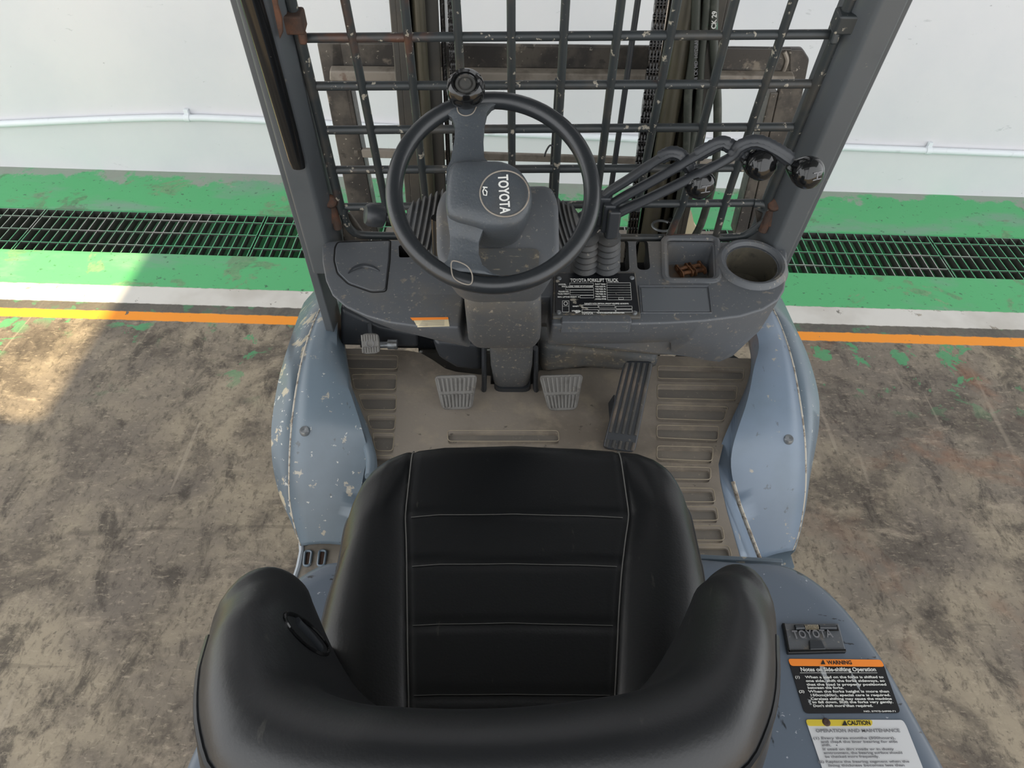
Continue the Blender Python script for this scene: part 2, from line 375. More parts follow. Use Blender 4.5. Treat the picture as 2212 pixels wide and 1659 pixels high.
# unseen roof over the bay; opening and left edge shaped to let the sun in
ZC = 4.55; sh = -SUN*(ZC/1.0)
hx0, hx1, hy0, hy1 = -3.0+sh.x, -1.545+sh.x, 1.69+sh.y, 2.66+sh.y
ceilm = mat('ceiling_sheet', hx('6a6c6e'), .7)
mb = MB()
for (xa, xb, ya, yb) in ((hx0-.35, hx0, -1.2, Y_WALL), (hx1, 6, -1.2, Y_WALL), (hx0, hx1, -1.2, hy0), (hx0, hx1, hy1, Y_WALL)):
    mb.slab([V(xa, ya, ZC), V(xb, ya, ZC), V(xb, yb, ZC), V(xa, yb, ZC)], (0, 0, .06))
structure(mb.build('ceiling', ceilm, smooth=False))

# ---- drain grates: five panels, every bar its own piece
def bar_mesh(name, size):
    mb = MB(); mb.box((0, 0, 0), size); o = mb.build(name, 'grate', smooth=False); me = o.data; bpy.data.objects.remove(o); return me
PAN = .984
bb_me = bar_mesh('bearing_bar', (.004, D1-D0-.014, .032)); cb_me = bar_mesh('cross_bar', (PAN-.008, .005, .007)); ef_me = bar_mesh('frame_bar', (PAN-.006, .004, .032))
GL = ['galvanised drain grate at the far left, cut by the photo edge', 'galvanised drain grate beside the sunlit green paint on the left', 'galvanised drain grate left of the truck, partly behind the left pillar', 'galvanised drain grate behind the control levers and mast', 'galvanised drain grate just right of the right pillar, before the double bar', 'galvanised drain grate at the far right, cut by the photo edge']
yc = (D0+D1)/2
for i in range(6):
    x0 = -3.085 + i*PAN
    g = empty('drain_grate', (x0+PAN/2, yc, 0)); thing(g, GL[i], 'grate', 'steel gratings over the floor drain')
    for k in range(25):
        o = bpy.data.objects.new('bearing_bar', bb_me); C.objects.link(o); o.parent = g
        o.location = (-PAN/2+.006 + (PAN-.012)*k/24, 0, -.020)
    for yy in (-.098, 0, .098):
        o = bpy.data.objects.new('cross_bar', cb_me); C.objects.link(o); o.parent = g; o.location = (0, yy, -.0055)
    for yy in (-(D1-D0)/2+.004, (D1-D0)/2-.004):
        o = bpy.data.objects.new('frame_bar', ef_me); C.objects.link(o); o.parent = g; o.location = (0, yy, -.020)
# ---- pipe clipped along the wall
YP = Y_WALL-.017
def atw(u, v, y):
    d = wray(u, v); t = y/d.y; return Vector((0, 0, CAM_H)) + d*t
pp = [atw(*p, YP) for p in ((0, 268), (200, 259), (400, 254), (600, 262), (1000, 284), (1400, 301), (1815, 318), (2000, 325), (2212, 333))]
pp = [pp[0]+(pp[0]-pp[1])*6] + pp + [pp[-1]+(pp[-1]-pp[-2])*6]
pr = empty('wall_pipe', (pp[5].x, YP, pp[5].z)); thing(pr, 'thin white painted pipe clipped low along the white wall', 'pipe')
off = Vector(pr.location)
MB().tube([p-off for p in smooth_path(pp, 60)], .0150, 14).build('pipe_run', 'pipe', pr)
for u, v in ((405, 254), (1815, 318), (2005, 325)):
    p = atw(u, v, YP)-off; mb = MB(); mb.tube([p+V(-.012, 0, 0), p+V(.012, 0, 0)], .019, 14); mb.box(p+V(0, .006, .024), (.02, .018, .026)); mb.build('pipe_clip', 'pipe', pr, bevel=.002)

# ================================================================== the truck
T = empty('forklift', TRUCK, PSI)
thing(T, 'grey blue forklift truck with black seat parked facing the white wall', 'forklift')

# ---- wheels and chassis (mostly hidden under the fenders)
for sx in (-1, 1):
    t = MB().lathe((sx*.455, 1.32, .30), (1, 0, 0), [(.16, -.075), (.27, -.075), (.295, -.065), (.30, -.045), (.30, .045), (.295, .065), (.27, .075), (.16, .075)], 40).build('front_tyre', 'tyre', T)
    MB().lathe((sx*.455, 1.32, .30), (1, 0, 0), [(.0, -.03), (.05, -.04), (.10, -.05), (.165, -.073), (.165, .073), (.10, .05), (.05, .04), (0, .03)], 28).build('wheel_rim', 'steel', t)
mb = MB(); mb.box((0, .9, .36), (.62, 1.3, .30)); mb.build('chassis', 'mast', T, bevel=.02)
mb = MB(); mb.box((0, 1.14, .575), (.60, .60, .02)); mb.build('floor_plate', 'mast', T, bevel=.004)

# ---- front fenders
PROF = [(1.72, .55), (1.60, .655), (1.46, .725), (1.32, .745), (1.20, .73), (1.10, .69), (1.03, .61), (.985, .52), (.955, .42)]
def by_angle(pts, n):
    pts = smooth_path(pts, 90); a = [atan2(p.z-.28, p.y-1.22) for p in pts]; out = []
    for i in range(1, len(a)): a[i] = max(a[i], a[i-1]+1e-5)
    k = 0
    for i in range(n):
        t = a[0]+(a[-1]-a[0])*i/(n-1)
        while k < len(pts)-2 and a[k+1] < t: k += 1
        out.append(pts[k].lerp(pts[k+1], min(1, max(0, (t-a[k])/(a[k+1]-a[k])))))
    return out
def fender(outer, crest, ridge, inner, side, m_out):
    n = 60
    cr = by_angle([at_prof(u, v, PROF) for u, v in crest], n)
    ou = by_angle([at_prof(u, v, PROF, -.05) for u, v in outer], n)
    ri = by_angle([at_prof(u, v, PROF, -.005) for u, v in ridge], n)
    inn = smooth_path([at_prof(u, v, PROF, -.06) if v < 1000 else at(u, v, z=.60) for u, v in inner], n)
    for p in inn: p.z = max(min(p.z, .645), .40)
    sk = [V(p.x - side*.03, p.y, min(p.z-.04, max(.40, p.z-.20))) for p in ou]
    def mid(a, b, t, lift): return [p.lerp(q, t) + V(0, 0, lift) for p, q in zip(a, b)]
    top = [cr, mid(cr, ri, .25, .004), mid(cr, ri, .5, .006), mid(cr, ri, .75, .005), ri, mid(ri, inn, .5, .0), inn]
    mb = MB(); mb.loft(top, False)
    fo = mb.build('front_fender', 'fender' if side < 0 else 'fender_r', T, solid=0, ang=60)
    d = fo.modifiers.new('solid', 'SOLIDIFY'); d.thickness = .004; d.offset = 0
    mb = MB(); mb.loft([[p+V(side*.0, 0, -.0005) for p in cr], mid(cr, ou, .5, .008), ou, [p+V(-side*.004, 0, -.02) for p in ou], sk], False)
    so = mb.build('fender_side', m_out, fo, ang=50); d = so.modifiers.new('solid', 'SOLIDIFY'); d.thickness = .004; d.offset = 0
    e = MB().tube([p+V(0, 0, .001) for p in cr[4:]], .0022, 6).build('fender_edge', 'weld', fo); e['label'] = 'bare scraped folded edge of the fender'
    return fo, cr, ri
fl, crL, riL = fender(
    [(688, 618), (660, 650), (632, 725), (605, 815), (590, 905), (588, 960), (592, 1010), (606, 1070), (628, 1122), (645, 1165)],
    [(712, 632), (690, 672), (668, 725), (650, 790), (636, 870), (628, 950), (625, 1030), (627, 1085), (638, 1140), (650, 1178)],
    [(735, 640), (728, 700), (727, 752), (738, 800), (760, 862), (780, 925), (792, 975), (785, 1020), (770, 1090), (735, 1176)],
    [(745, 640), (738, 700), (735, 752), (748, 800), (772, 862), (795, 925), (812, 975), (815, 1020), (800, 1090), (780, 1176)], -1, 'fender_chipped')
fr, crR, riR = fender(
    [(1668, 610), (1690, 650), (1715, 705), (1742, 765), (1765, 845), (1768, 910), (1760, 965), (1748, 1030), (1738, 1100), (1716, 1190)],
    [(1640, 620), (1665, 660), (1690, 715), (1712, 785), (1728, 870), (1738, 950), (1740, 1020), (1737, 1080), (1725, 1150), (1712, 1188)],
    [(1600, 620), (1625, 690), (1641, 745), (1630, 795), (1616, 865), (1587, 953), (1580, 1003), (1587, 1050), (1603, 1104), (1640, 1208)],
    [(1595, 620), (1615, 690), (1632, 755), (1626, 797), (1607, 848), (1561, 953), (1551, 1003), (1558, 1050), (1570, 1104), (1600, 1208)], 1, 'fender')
for f_, (u, v) in ((fl, (659, 934)), (fr, (1702, 952))):
    p = at_prof(u, v, PROF)+V(0, 0, .006)
    MB().lathe(p, (0, -.2, 1), [(.011, -.006), (.011, .000), (.0085, .004), (.004, .0035), (.0, .002)], 16).build('bolt', 'steel', f_)
# scraped bare strip on the inner edge of the right fender
st = MB().tube([at(u, v, plane=((0, 1.0, .62), (0, -.7, 1))) for u, v in ((1583, 1040), (1597, 1090), (1612, 1130), (1628, 1172), (1642, 1208))], .006, 8, flat=.6).build('scraped_edge', 'weld', fr)

# ---- floor mat with its moulded pads
ZM = .63
out = [(722, 752), (880, 757), (908, 762), (936, 778), (962, 796), (985, 803), (1060, 812), (1060, 830), (1150, 830), (1165, 800), (1330, 790), (1412, 768), (1640, 775), (1630, 800), (1612, 850), (1565, 950), (1552, 1003), (1556, 1042), (1570, 1104), (1600, 1208), (1600, 1260), (760, 1260), (800, 1020), (800, 980), (780, 925), (758, 862), (738, 800)]
mb = MB(); mb.slab([at(u, v, z=ZM) for u, v in out], (0, 0, -.03))
mat_o = mb.build('floor_mat', 'mat', T)
PADS = [[(744, 766), (860, 768), (858, 797), (753, 796)], [(759, 809), (857, 809), (855, 841), (766, 841)], [(774, 852), (856, 853), (855, 885), (786, 885)],
        [(793, 897), (855, 897), (852, 928), (800, 927)], [(804, 935), (852, 936), (848, 974), (811, 973)], [(808, 984), (850, 984), (846, 1020), (812, 1020)],
        [(1421, 790), (1608, 795), (1606, 820), (1421, 817)], [(1420, 831), (1593, 834), (1590, 864), (1420, 860)], [(1419, 874), (1573, 879), (1563, 909), (1419, 904)],
        [(1419, 918), (1554, 921), (1551, 951), (1419, 945)], [(1419, 963), (1541, 966), (1538, 996), (1419, 991)], [(1419, 1007), (1535, 1010), (1535, 1036), (1419, 1034)],
        [(1419, 1053), (1541, 1055), (1546, 1084), (1419, 1083)], [(1419, 1094), (1548, 1095), (1552, 1124), (1419, 1123)], [(1419, 1135), (1560, 1136), (1565, 1167), (1419, 1166)],
        [(1419, 1177), (1574, 1178), (1582, 1205), (1419, 1204)], [(966, 930), (1206, 930), (1208, 953), (968, 953)]]
cuts = []
for q in PADS:
    pts = rounded([at(u, v, z=ZM+.01) for u, v in q], .008, 3)
    mb = MB(); mb.slab(pts, (0, 0, -.016)); cuts.append(mb.build('cutter', 'mat', T, smooth=False))
cut(mat_o, cuts)
for q in PADS:
    pts = rounded([at(u, v, z=ZM-.0055) for u, v in q], .008, 3)
    mb = MB(); mb.slab(pts, (0, 0, -.003)); mb.build('mat_pad', 'mat_pad', mat_o, smooth=False)
    rim = rounded([at(u, v, z=ZM) for u, v in q], .008, 3); rim = [p for p in rim]
    MB().tube(rim+[rim[0], rim[1]], .0011, 6).build('pad_lip', 'mat_lip', mat_o)
# raised ridge between mat and left fender
MB().tube(smooth_path([at(u, v, z=.645) for u, v in ((733, 775), (748, 828), (765, 880), (783, 930), (797, 970), (803, 1000), (800, 1030))], 24), [.004+.008*min(1, k/10) for k in range(24)], 10).build('mat_ridge', 'fender', mat_o)

# ---- under-dash firewall panels
mb = MB(); mb.slab([V(-.44, 1.46, .58), V(.44, 1.46, .58), V(.44, 1.46, .80), V(-.44, 1.46, .80)], (0, .01, 0)); mb.build('firewall', 'plastic_black', T)
P = lambda pts, y: [at(u, v, y=y) for u, v in pts]
mb = MB(); mb.slab(P([(1190, 728), (1512, 735), (1510, 768), (1420, 770), (1185, 745)], 1.20), (0, .12, 0)); mb.build('under_panel', 'plastic_dirty', T, bevel=.008)
mb = MB(); mb.slab(P([(1165, 742), (1425, 770), (1425, 800), (1340, 806), (1260, 800), (1165, 812)], 1.28), (0, .12, .0)); mb.build('under_panel', 'plastic_dirty', T, bevel=.02)
mb = MB(); mb.slab(P([(932, 735), (1040, 745), (1045, 806), (985, 798), (945, 775)], 1.30), (0, .1, 0)); mb.build('under_panel', 'plastic_black', T, bevel=.015)
mb = MB(); mb.slab(P([(735, 665), (820, 705), (905, 722), (905, 752), (735, 748)], 1.36), (0, .05, 0)); mb.build('under_panel', 'plastic_black', T, bevel=.01)
mb = MB(); mb.tube([at(815, 745, y=1.34), at(850, 744, y=1.34)], .008, 10); mb.tube([at(838, 744, y=1.338), at(858, 744, y=1.338)], .012, 12); mb.build('pedal_pivot', 'steel', T)
# column foot between the pedals
rings = []
for (ul, ur, v, y) in ((1058, 1152, 740, 1.22), (1058, 1152, 770, 1.225), (1060, 1150, 800, 1.23), (1066, 1144, 832, 1.25), (1078, 1132, 852, 1.28)):
    a, b = at(ul, v, y=y), at(ur, v, y=y); rings.append(rounded([a, b, b+V(0, .10, .0), a+V(0, .10, .0)], .02, 4))
MB().loft(rings, True, True, True).build('column_foot', 'cover', T)
rings = []
for (ul, ur, v, y) in ((1070, 1146, 840, 1.25), (1062, 1150, 858, 1.262)):
    a, b = at(ul, v, y=y), at(ur, v, y=y); rings.append(rounded([a, b, b+V(0, .12, .0), a+V(0, .12, .0)], .02, 4))
MB().loft(rings, True, True, True).build('column_base', 'plastic_black', T)

# ---- dashboard cowl
CP = ((0, 1.27, 1.03), (0, -.15, 1.0)); CN = Vector((0, -.15, 1)).normalized()
def cw(u, v, h=0): return at(u, v, plane=((0, 1.27, 1.03+h), (0, -.15, 1.0)))
top_px = [(693, 531), (706, 520), (760, 517), (985, 517), (1215, 518), (1440, 519), (1690, 522), (1701, 545), (1701, 590), (1696, 625), (1682, 648), (1650, 668), (1600, 683), (1520, 693), (1513, 693.5), (1506, 694), (1440, 698), (1360, 700), (1240, 701), (1192, 702),
          (1188, 640), (1000, 640), (992, 708), (900, 705), (840, 697), (790, 683), (745, 663), (716, 638), (701, 605), (694, 565)]
drop = [.03]*len(top_px)
for i, (u, v) in enumerate(top_px):
    drop[i] = (.108+.045*max(0, min(1, (u-1530)/130.)) if u > 1510 else .082) if u > 1000 else .03 + .055*max(0, min(1, (u-700)/280.))
ring0 = [cw(u, v) for u, v in top_px]
cen = V(0, 1.19, 0)
def inset(p, k, dz):
    q = p.copy(); q.x *= (1-k*.5); q.y = q.y + (1.25-q.y)*k*1.4; q.z -= dz; return q
dash = MB().loft([ring0, [inset(p, .06, d*.55) for p, d in zip(ring0, drop)], [inset(p, .20, d*1.15) for p, d in zip(ring0, drop)]], True, True, True).build('dashboard', 'plastic', T)
d = dash.modifiers.new('bevel', 'BEVEL'); d.width = .016; d.segments = 4; d.limit_method = 'ANGLE'; d.angle_limit = radians(50)
cuts = []
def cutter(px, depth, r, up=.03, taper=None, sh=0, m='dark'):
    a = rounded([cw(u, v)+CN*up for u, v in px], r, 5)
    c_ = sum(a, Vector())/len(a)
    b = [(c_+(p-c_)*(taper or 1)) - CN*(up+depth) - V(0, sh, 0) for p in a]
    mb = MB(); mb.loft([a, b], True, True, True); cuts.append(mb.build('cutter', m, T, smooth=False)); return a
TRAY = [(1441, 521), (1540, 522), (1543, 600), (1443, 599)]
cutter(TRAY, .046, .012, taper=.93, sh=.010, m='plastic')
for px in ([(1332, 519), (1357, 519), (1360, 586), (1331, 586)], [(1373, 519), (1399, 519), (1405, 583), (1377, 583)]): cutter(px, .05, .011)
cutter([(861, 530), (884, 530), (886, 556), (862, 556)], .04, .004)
cc = cw(1624, 572); cr_ = .050
a = [cc + V(cr_*cos(t), cr_*sin(t)*1.0, 0) + CN*.03 for t in [2*pi*k/32 for k in range(32)]]
mb = MB(); mb.loft([a, [cc + (p-CN*.03-cc)*.9 - CN*.065 for p in a]], True, True, True); cuts.append(mb.build('cutter', 'cup_dirt', T, smooth=False))
cut(dash, cuts)
def rim_tube(px, r, rad, h, m, name, parent, closed=True):
    p = rounded([cw(u, v)+CN*h for u, v in px], rad, 6); return MB().tube(p+[p[0], p[1]], r, 8).build(name, m, parent)
rim_tube([(1434, 513), (1549, 514), (1553, 607), (1436, 606)], .007, .016, -.002, 'plastic', 'tray_rim', dash)
cup = MB(); cup.lathe(cc, CN, [(.051, .002), (.055, .009), (.060, .010), (.066, .006), (.070, -.004)], 44); cup.build('cup_holder_rim', 'plastic', dash)
MB().lathe(cc-CN*.066, CN, [(.0, 0), (.045, .0), (.0465, .004)], 32).build('cup_holder_base', 'cup_dirt', dash)
# tray floor of grime
a = rounded([cw(u, v)-CN*.0448-V(0, .009, 0) for u, v in [(1447, 530), (1535, 530), (1537, 593), (1449, 593)]], .01, 4)
mb = MB(); mb.slab(a, CN*.001); mb.build('tray_floor', 'tray_dirt', dash)
# storage lid on the left
LID = [(731, 526), (841, 522), (839, 563), (832, 627), (803, 629), (754, 612), (731, 589), (724, 563), (726, 537)]
mb = MB(); mb.slab(rounded([cw(u, v)+CN*.0025 for u, v in LID], .006, 3), -CN*.006); lid = mb.build('storage_lid', 'plastic', dash, bevel=.0012)
gp = rounded([cw(u, v)-CN*.0005 for u, v in [(729, 523), (844, 519), (842, 564), (834, 630), (803, 632), (752, 614), (728, 591), (721, 563), (723, 535)]], .006, 3)
MB().tube(gp+[gp[0]], .0016, 6).build('lid_gap', 'dark', dash)
arc = [cw(u, v)+CN*.003 for u, v in ((752, 593), (765, 583), (785, 577), (805, 580), (820, 588))]
MB().tube(smooth_path(arc, 16), [.001+.004*sin(pi*k/15) for k in range(16)], 8).build('finger_grip', 'plastic_black', dash)
gp = [cw(u, v)+CN*.0004 for u, v in ((843, 519), (836, 640), (834, 690))]
# data plate, raised on a shelf
def on_cowl(px, h): return [cw(u, v)+CN*h for u, v in px]
mb = MB(); mb.slab(on_cowl([(1196, 592), (1372, 592), (1384, 690), (1192, 690)], .006), -CN*.012); mb.build('plate_mount', 'plastic_dirty', dash, bevel=.003)
mb = MB(); mb.slab(on_cowl([(1200, 597), (1369, 597), (1380, 680), (1199, 680)], .0085), -CN*.002); mb.build('data_plate', 'plate', dash, bevel=.0006)
mb = MB(); mb.slab(on_cowl([(1212, 683), (1362, 683), (1364, 701), (1212, 701)], .006), -CN*.03); mb.build('plate_ledge', 'plastic', dash, bevel=.003)
p00, p10, p01 = cw(1200, 597, .0108), cw(1369, 597, .0108), cw(1199, 680, .0108)
pX = (p10-p00); pY = (p00-p01); pw, ph = pX.length, pY.length; pX.normalize(); pYn = pY.normalized()
def on_plate(fx, fy): return p00 + pX*(fx*pw) - pYn*(fy*ph)
tx = [text('TOYOTA FORKLIFT TRUCK', .0115, on_plate(.19, .145), pX, pYn, 'white_text', T, fit=.61*pw)]
tx[0].data.name = 'plate_lettering'
mbp = MB()
def frame(fx0, fy0, fx1, fy1, t=.0006):
    for (a, b) in (((fx0, fy0), (fx1, fy0)), ((fx1, fy0), (fx1, fy1)), ((fx1, fy1), (fx0, fy1)), ((fx0, fy1), (fx0, fy0))):
        A, B = on_plate(*a), on_plate(*b); d_ = (B-A).normalized(); q = d_.cross(CN)*t/2
        mbp.slab([A-q, B-q, B+q, A+q], CN*.0002)
frame(.18, .18, .48, .245); frame(.13, .30, .48, .36)
frame(.185, .37, .48, .43); frame(.185, .43, .48, .495); frame(.31, .51, .48, .57)
for k in range(7): frame(.65, .175+k*.064, .95, .175+(k+1)*.064)
frame(.79, .565, .85, .61)
for k in range(3):
    frame(.33+.21*k, .755+.015*k, .53+.21*k, .82+.015*k); frame(.33+.21*k, .875, .53+.21*k, .935)
frame(.09, .645, .17, .785); frame(.09, .785, .17, .93)
for a in [2*pi*k/12 for k in range(12)]:
    A, B = on_plate(.13+.022*cos(a), .715+.045*sin(a)), on_plate(.13+.022*cos(a+pi/6), .715+.045*sin(a+pi/6)); d_ = (B-A).normalized(); q = d_.cross(CN)*.0006; mbp.slab([A-q, B-q, B+q, A+q], CN*.0002)
for (xa, ya) in ((.245, .90), (.275, .915), (.255, .93), (.29, .90)):   # maker's emblem: slanted blocks
    A = on_plate(xa, ya); mbp.slab([A, A+pX*.0042, A+pX*.0032-pYn*.0028, A-pX*.001-pYn*.0028], CN*.0003)
mbp.build('plate_frame', 'white_text', dash)
for k, s in enumerate(('FRONT TREAD', 'TIRE SIZE FR', 'TIRE PRESS. FR', 'TIRE SIZE RR', 'TIRE PRESS. RR', 'PROD. YEAR', 'NOMINAL POWER')):
    tx.append(text(s, .0042, on_plate(.50, .225+k*.065), pX, pYn, 'white_text', T, fit=.135*pw))
tx.append(text('MODEL', .0042, on_plate(.04, .23), pX, pYn, 'white_text', T)); tx.append(text('SPECIAL MODEL, MODEL OF ATTACHMENT', .0038, on_plate(.08, .285), pX, pYn, 'white_text', T, fit=.40*pw))
tx.append(text('FRAME NO.', .0042, on_plate(.04, .42), pX, pYn, 'white_text', T, fit=.13*pw)); tx.append(text('TRUCK WEIGHT', .0042, on_plate(.03, .48), pX, pYn, 'white_text', T, fit=.145*pw)); tx.append(text('MAX. LIFTING HEIGHT  M', .0042, on_plate(.03, .56), pX, pYn, 'white_text', T, fit=.27*pw))
tx.append(text('CAPACITY WITH VERTICAL UPRIGHT EQUIPPED AS SHOWN', .0042, on_plate(.36, .735), pX, pYn, 'white_text', T, fit=.55*pw))
tx.append(text('CAPACITY', .0040, on_plate(.215, .80), pX, pYn, 'white_text', T, fit=.08*pw)); tx.append(text('LOAD CENTER', .0040, on_plate(.205, .915), pX, pYn, 'white_text', T, fit=.1*pw))
tx.append(text('TOYOTA', .0078, on_plate(.325, .985), pX, pYn, 'white_text', T, fit=.14*pw))
tx.append(text('TOYOTA INDUSTRIES CORPORATION', .0034, on_plate(.51, .965), pX, pYn, 'white_text', T, fit=.34*pw))
join_into('plate_lettering', tx, dash)
for (u, v) in ((1208, 602), (1365, 601), (1371, 676), (1207, 675)):
    MB().lathe(cw(u, v, .0085), CN, [(.0045, -.002), (.0045, .0015), (.003, .0028), (.0, .003)], 12).build('rivet', 'steel', dash)
# blank recessed panel beside the plate
mb = MB(); mb.slab(on_cowl([(1384, 623), (1526, 623), (1533, 673), (1388, 673)], .0015), -CN*.004); mb.build('blank_panel', 'panel', dash, bevel=.0008)
p = on_cowl([(1380, 619), (1530, 619), (1537, 677), (1384, 677)], .001); MB().tube(p+[p[0], p[1]], .0018, 6).build('panel_frame', 'plastic', dash)
# cream sticker below the left edge, torn at one end
bvd = bvh_of(dash)
def decal(px, name, m, h0, par, n=8):
    """thin sheet laid on a surface: left/right edge points, split along the width"""
    (l0, r0_, r1, l1) = px; rows = []
    for j in range(4):
        t = j/3; rw = []
        for i in range(n+1):
            f = i/n; u = (l0[0]*(1-t)+l1[0]*t)*(1-f)+(r0_[0]*(1-t)+r1[0]*t)*f; v = (l0[1]*(1-t)+l1[1]*t)*(1-f)+(r0_[1]*(1-t)+r1[1]*t)*f
            p = hit(bvd, u, v, h0)
            if p is None: return None
            rw.append(p)
        rows.append(rw)
    return MB().loft(rows, False).build(name, m, par)
decal(((890, 686), (968, 685), (971, 705), (902, 707)), 'sticker', 'sticker', .0012, dash)
decal(((886, 686), (968, 685), (968.6, 690), (891, 692)), 'sticker_band', 'orange', .0018, dash)
for k in range(5): decal(((912-2*k, 693+2.6*k), (960, 692+2.6*k), (960, 692.7+2.6*k), (912-2*k, 693.7+2.6*k)), 'sticker_lettering', 'grey_text', .0018, dash)

# ---- control levers with rubber boots
def bellows(base, axis, r0_, r1_, L, nrib, name, parent, m='boot'):
    prof = [(r0_*1.05, 0)]
    for k in range(nrib*6+1):
        t = k/(nrib*6); r = r0_+(r1_-r0_)*t; prof.append((r*(1+.10*cos(2*pi*t*nrib)), L*t))
    prof += [(r1_*.6, L+.004), (r1_*.45, L+.006)]
    return MB().lathe(base, axis, prof, 28, False, True).build(name, m, parent)
LEV = [([(1302, 462), (1306, 424), (1360, 386), (1436, 336), (1462, 332), (1478, 345), (1494, 368)], (1508, 394), (1262, 585), 1.16, (.25, .1)),
       ([(1312, 478), (1316, 446), (1420, 385), (1545, 314), (1567, 312), (1590, 322), (1614, 338)], (1639, 354), (1309, 585), 1.15, (.3, .1)),
       ([(1322, 492), (1326, 466), (1420, 420), (1571, 344), (1598, 319), (1632, 306), (1672, 322), (1710, 347)], (1739, 371), None, 1.14, (.3, .1))]
for i, (path, kn, boot, yy, ax) in enumerate(LEV):
    L = empty('control_lever', at(1310, 500, y=1.17), parent=T); o_ = Vector(L.location)
    pts = [at(u, v, y=yy-.0006*(u-1310)*.25)-o_ for u, v in path]
    pts = smooth_path(pts, 40)
    MB().tube(pts, [.0115 if k < 24 else .0105 for k in range(40)], 12, flat=.62).build('lever_rod', 'plastic_black', L)
    # wrapped grip near the end
    wr = []
    for k in range(27, 39):
        a = pts[k]; b = pts[k+1] if k < 39 else pts[k]
        for j in range(2): wr.append(a.lerp(b, j/2))
    MB().tube(wr, [.0112+.0012*(j % 2) for j in range(len(wr))], 12, flat=.75).build('tape_wrap', 'plastic_black', L)
    kp = at(*kn, y=yy-.0006*(kn[0]-1310)*.25-.012)-o_
    axk = (kp-pts[-1]).normalized()*.6 + V(0, -.55, .45); axk.normalize()
    k_ = MB().lathe(kp-axk*.018, axk, [(.009, -.014), (.0125, -.008), (.0165, .0), (.0215, .010), (.0245, .020), (.0245, .028), (.0215, .036), (.015, .041), (.007, .0435), (0, .044)], 28).build('lever_knob', 'plastic_gloss', L)
    e1 = axk.cross(V(0, 0, 1)).normalized(); e2 = e1.cross(axk)
    if i != 1:
        mb = MB(); tp = kp-axk*.018+axk*.0438
        mb.slab([tp+e1*-.008+e2*.006, tp+e1*.008+e2*.006, tp+e1*.008+e2*.0045, tp+e1*-.008+e2*.0045], axk*.0005)
        mb.slab([tp+e1*-.008-e2*.006, tp+e1*.008-e2*.006, tp+e1*.008-e2*.0045, tp+e1*-.008-e2*.0045], axk*.0005)
        mb.slab([tp+e1*-.001-e2*.006, tp+e1*.001-e2*.006, tp+e1*.001+e2*.006, tp+e1*-.001+e2*.006], axk*.0005); mb.build('lever_symbol', 'grey_text', L)
    mb = MB(); a = pts[0]; mb.box(a+V(0, 0, .012), (.022, .03, .055)); mb.build('lever_socket', 'plastic_black', L, bevel=.004)
    if boot:
        b0 = cw(*boot)-o_; bt = at(boot[0]+6, 512, y=1.17)-o_
        bellows(b0, bt-b0, .0245, .020, (bt-b0).length, 6, 'rubber_boot', L, 'boot')
        MB().tube([bt, pts[0]+V(0, 0, -.01)], .008, 10).build('lever_stem', 'plastic_black', L)

# ---- steering column
WC = at(1066, 412, z=1.32); WN = V(0, -sin(radians(35)), cos(radians(35))); WX = V(1, 0, 0); WY = WN.cross(WX)
col = empty('steering_column', WC, parent=T)
def ring(px, t, r=.02):
    pl = (WC-WN*t, WN); return rounded([at(u, v, plane=pl)-WC for u, v in px], r, 5)
R1 = [(962, 405), (1190, 402), (1206, 440), (1208, 555), (1185, 602), (1000, 604), (944, 565), (942, 450)]
up_r = ring(R1, .075, .02)
def sc_ring(rg, k, dt):
    c_ = sum(rg, Vector())/len(rg); return [c_ + (p-c_)*k - WN*dt for p in rg]
low = [at(u, v, y=y)-WC for u, v, y in ()]
MB().loft([sc_ring(up_r, .90, -.006), sc_ring(up_r, .97, -.002), up_r, sc_ring(up_r, 1.0, .05), sc_ring(up_r, .93, .11), sc_ring(up_r, .85, .16)], True, True, True).build('column_shroud', 'plastic', col)
sm = ring([(1010, 540), (1165, 540), (1162, 596), (1012, 598)], .069, .01)
MB().loft([sm, [p+WN*.006 for p in sm]], True, True, True).build('shroud_panel', 'plastic_dirty', col)
rings = []
for (ul, ur, v, y, dep) in ((1000, 1170, 600, 1.02, .16), (1000, 1170, 645, 1.00, .2), (1004, 1170, 685, 1.0, .2), (1008, 1170, 722, 1.02, .2), (1010, 1168, 742, 1.03, .2), (1020, 1160, 752, 1.05, .18)):
    a, b = at(ul, v, y=y)-WC, at(ur, v, y=y)-WC; rings.append(rounded([a, b, b+V(0, dep, 0), a+V(0, dep, 0)], .022, 5))
MB().loft(rings, True, True, True).build('column_cover', 'cover', col)
mb = MB(); a = [at(u, v, y=1.015)-WC for u, v in ((1000, 618), (1046, 620), (1046, 636), (1002, 634))]; mb.slab(a, V(0, .02, 0)); mb.build('cover_clip', 'plastic', col, bevel=.003)
# bellows with levers either side
for (u0, u1, v, yl, nm, sgn) in ((943, 886, 482, 1.10, 'gear', -1), (1206, 1246, 490, 1.10, 'lamp', 1)):
    a, b = at(u0, v, y=yl)-WC, at(u1, v-12, y=yl)-WC
    bellows(a, b-a, .052, .026, (b-a).length, 5, 'lever_bellows', col, 'boot')
    e = at(818 if sgn < 0 else 1292, 466 if sgn < 0 else 452, y=yl)-WC
    MB().tube([b, e], .007, 10).build(nm+'_lever', 'plastic_black', col)
    if sgn < 0:
        MB().lathe(e, (-1, -.3, .3), [(.008, -.012), (.017, -.008), (.019, .0), (.019, .016), (.015, .022), (0, .023)], 20).build('lever_end', 'plastic_black', col)
    else:
        MB().tube([b.lerp(e, .2), b.lerp(e, .9)], .011, 12).build('lever_end', 'plastic_black', col)
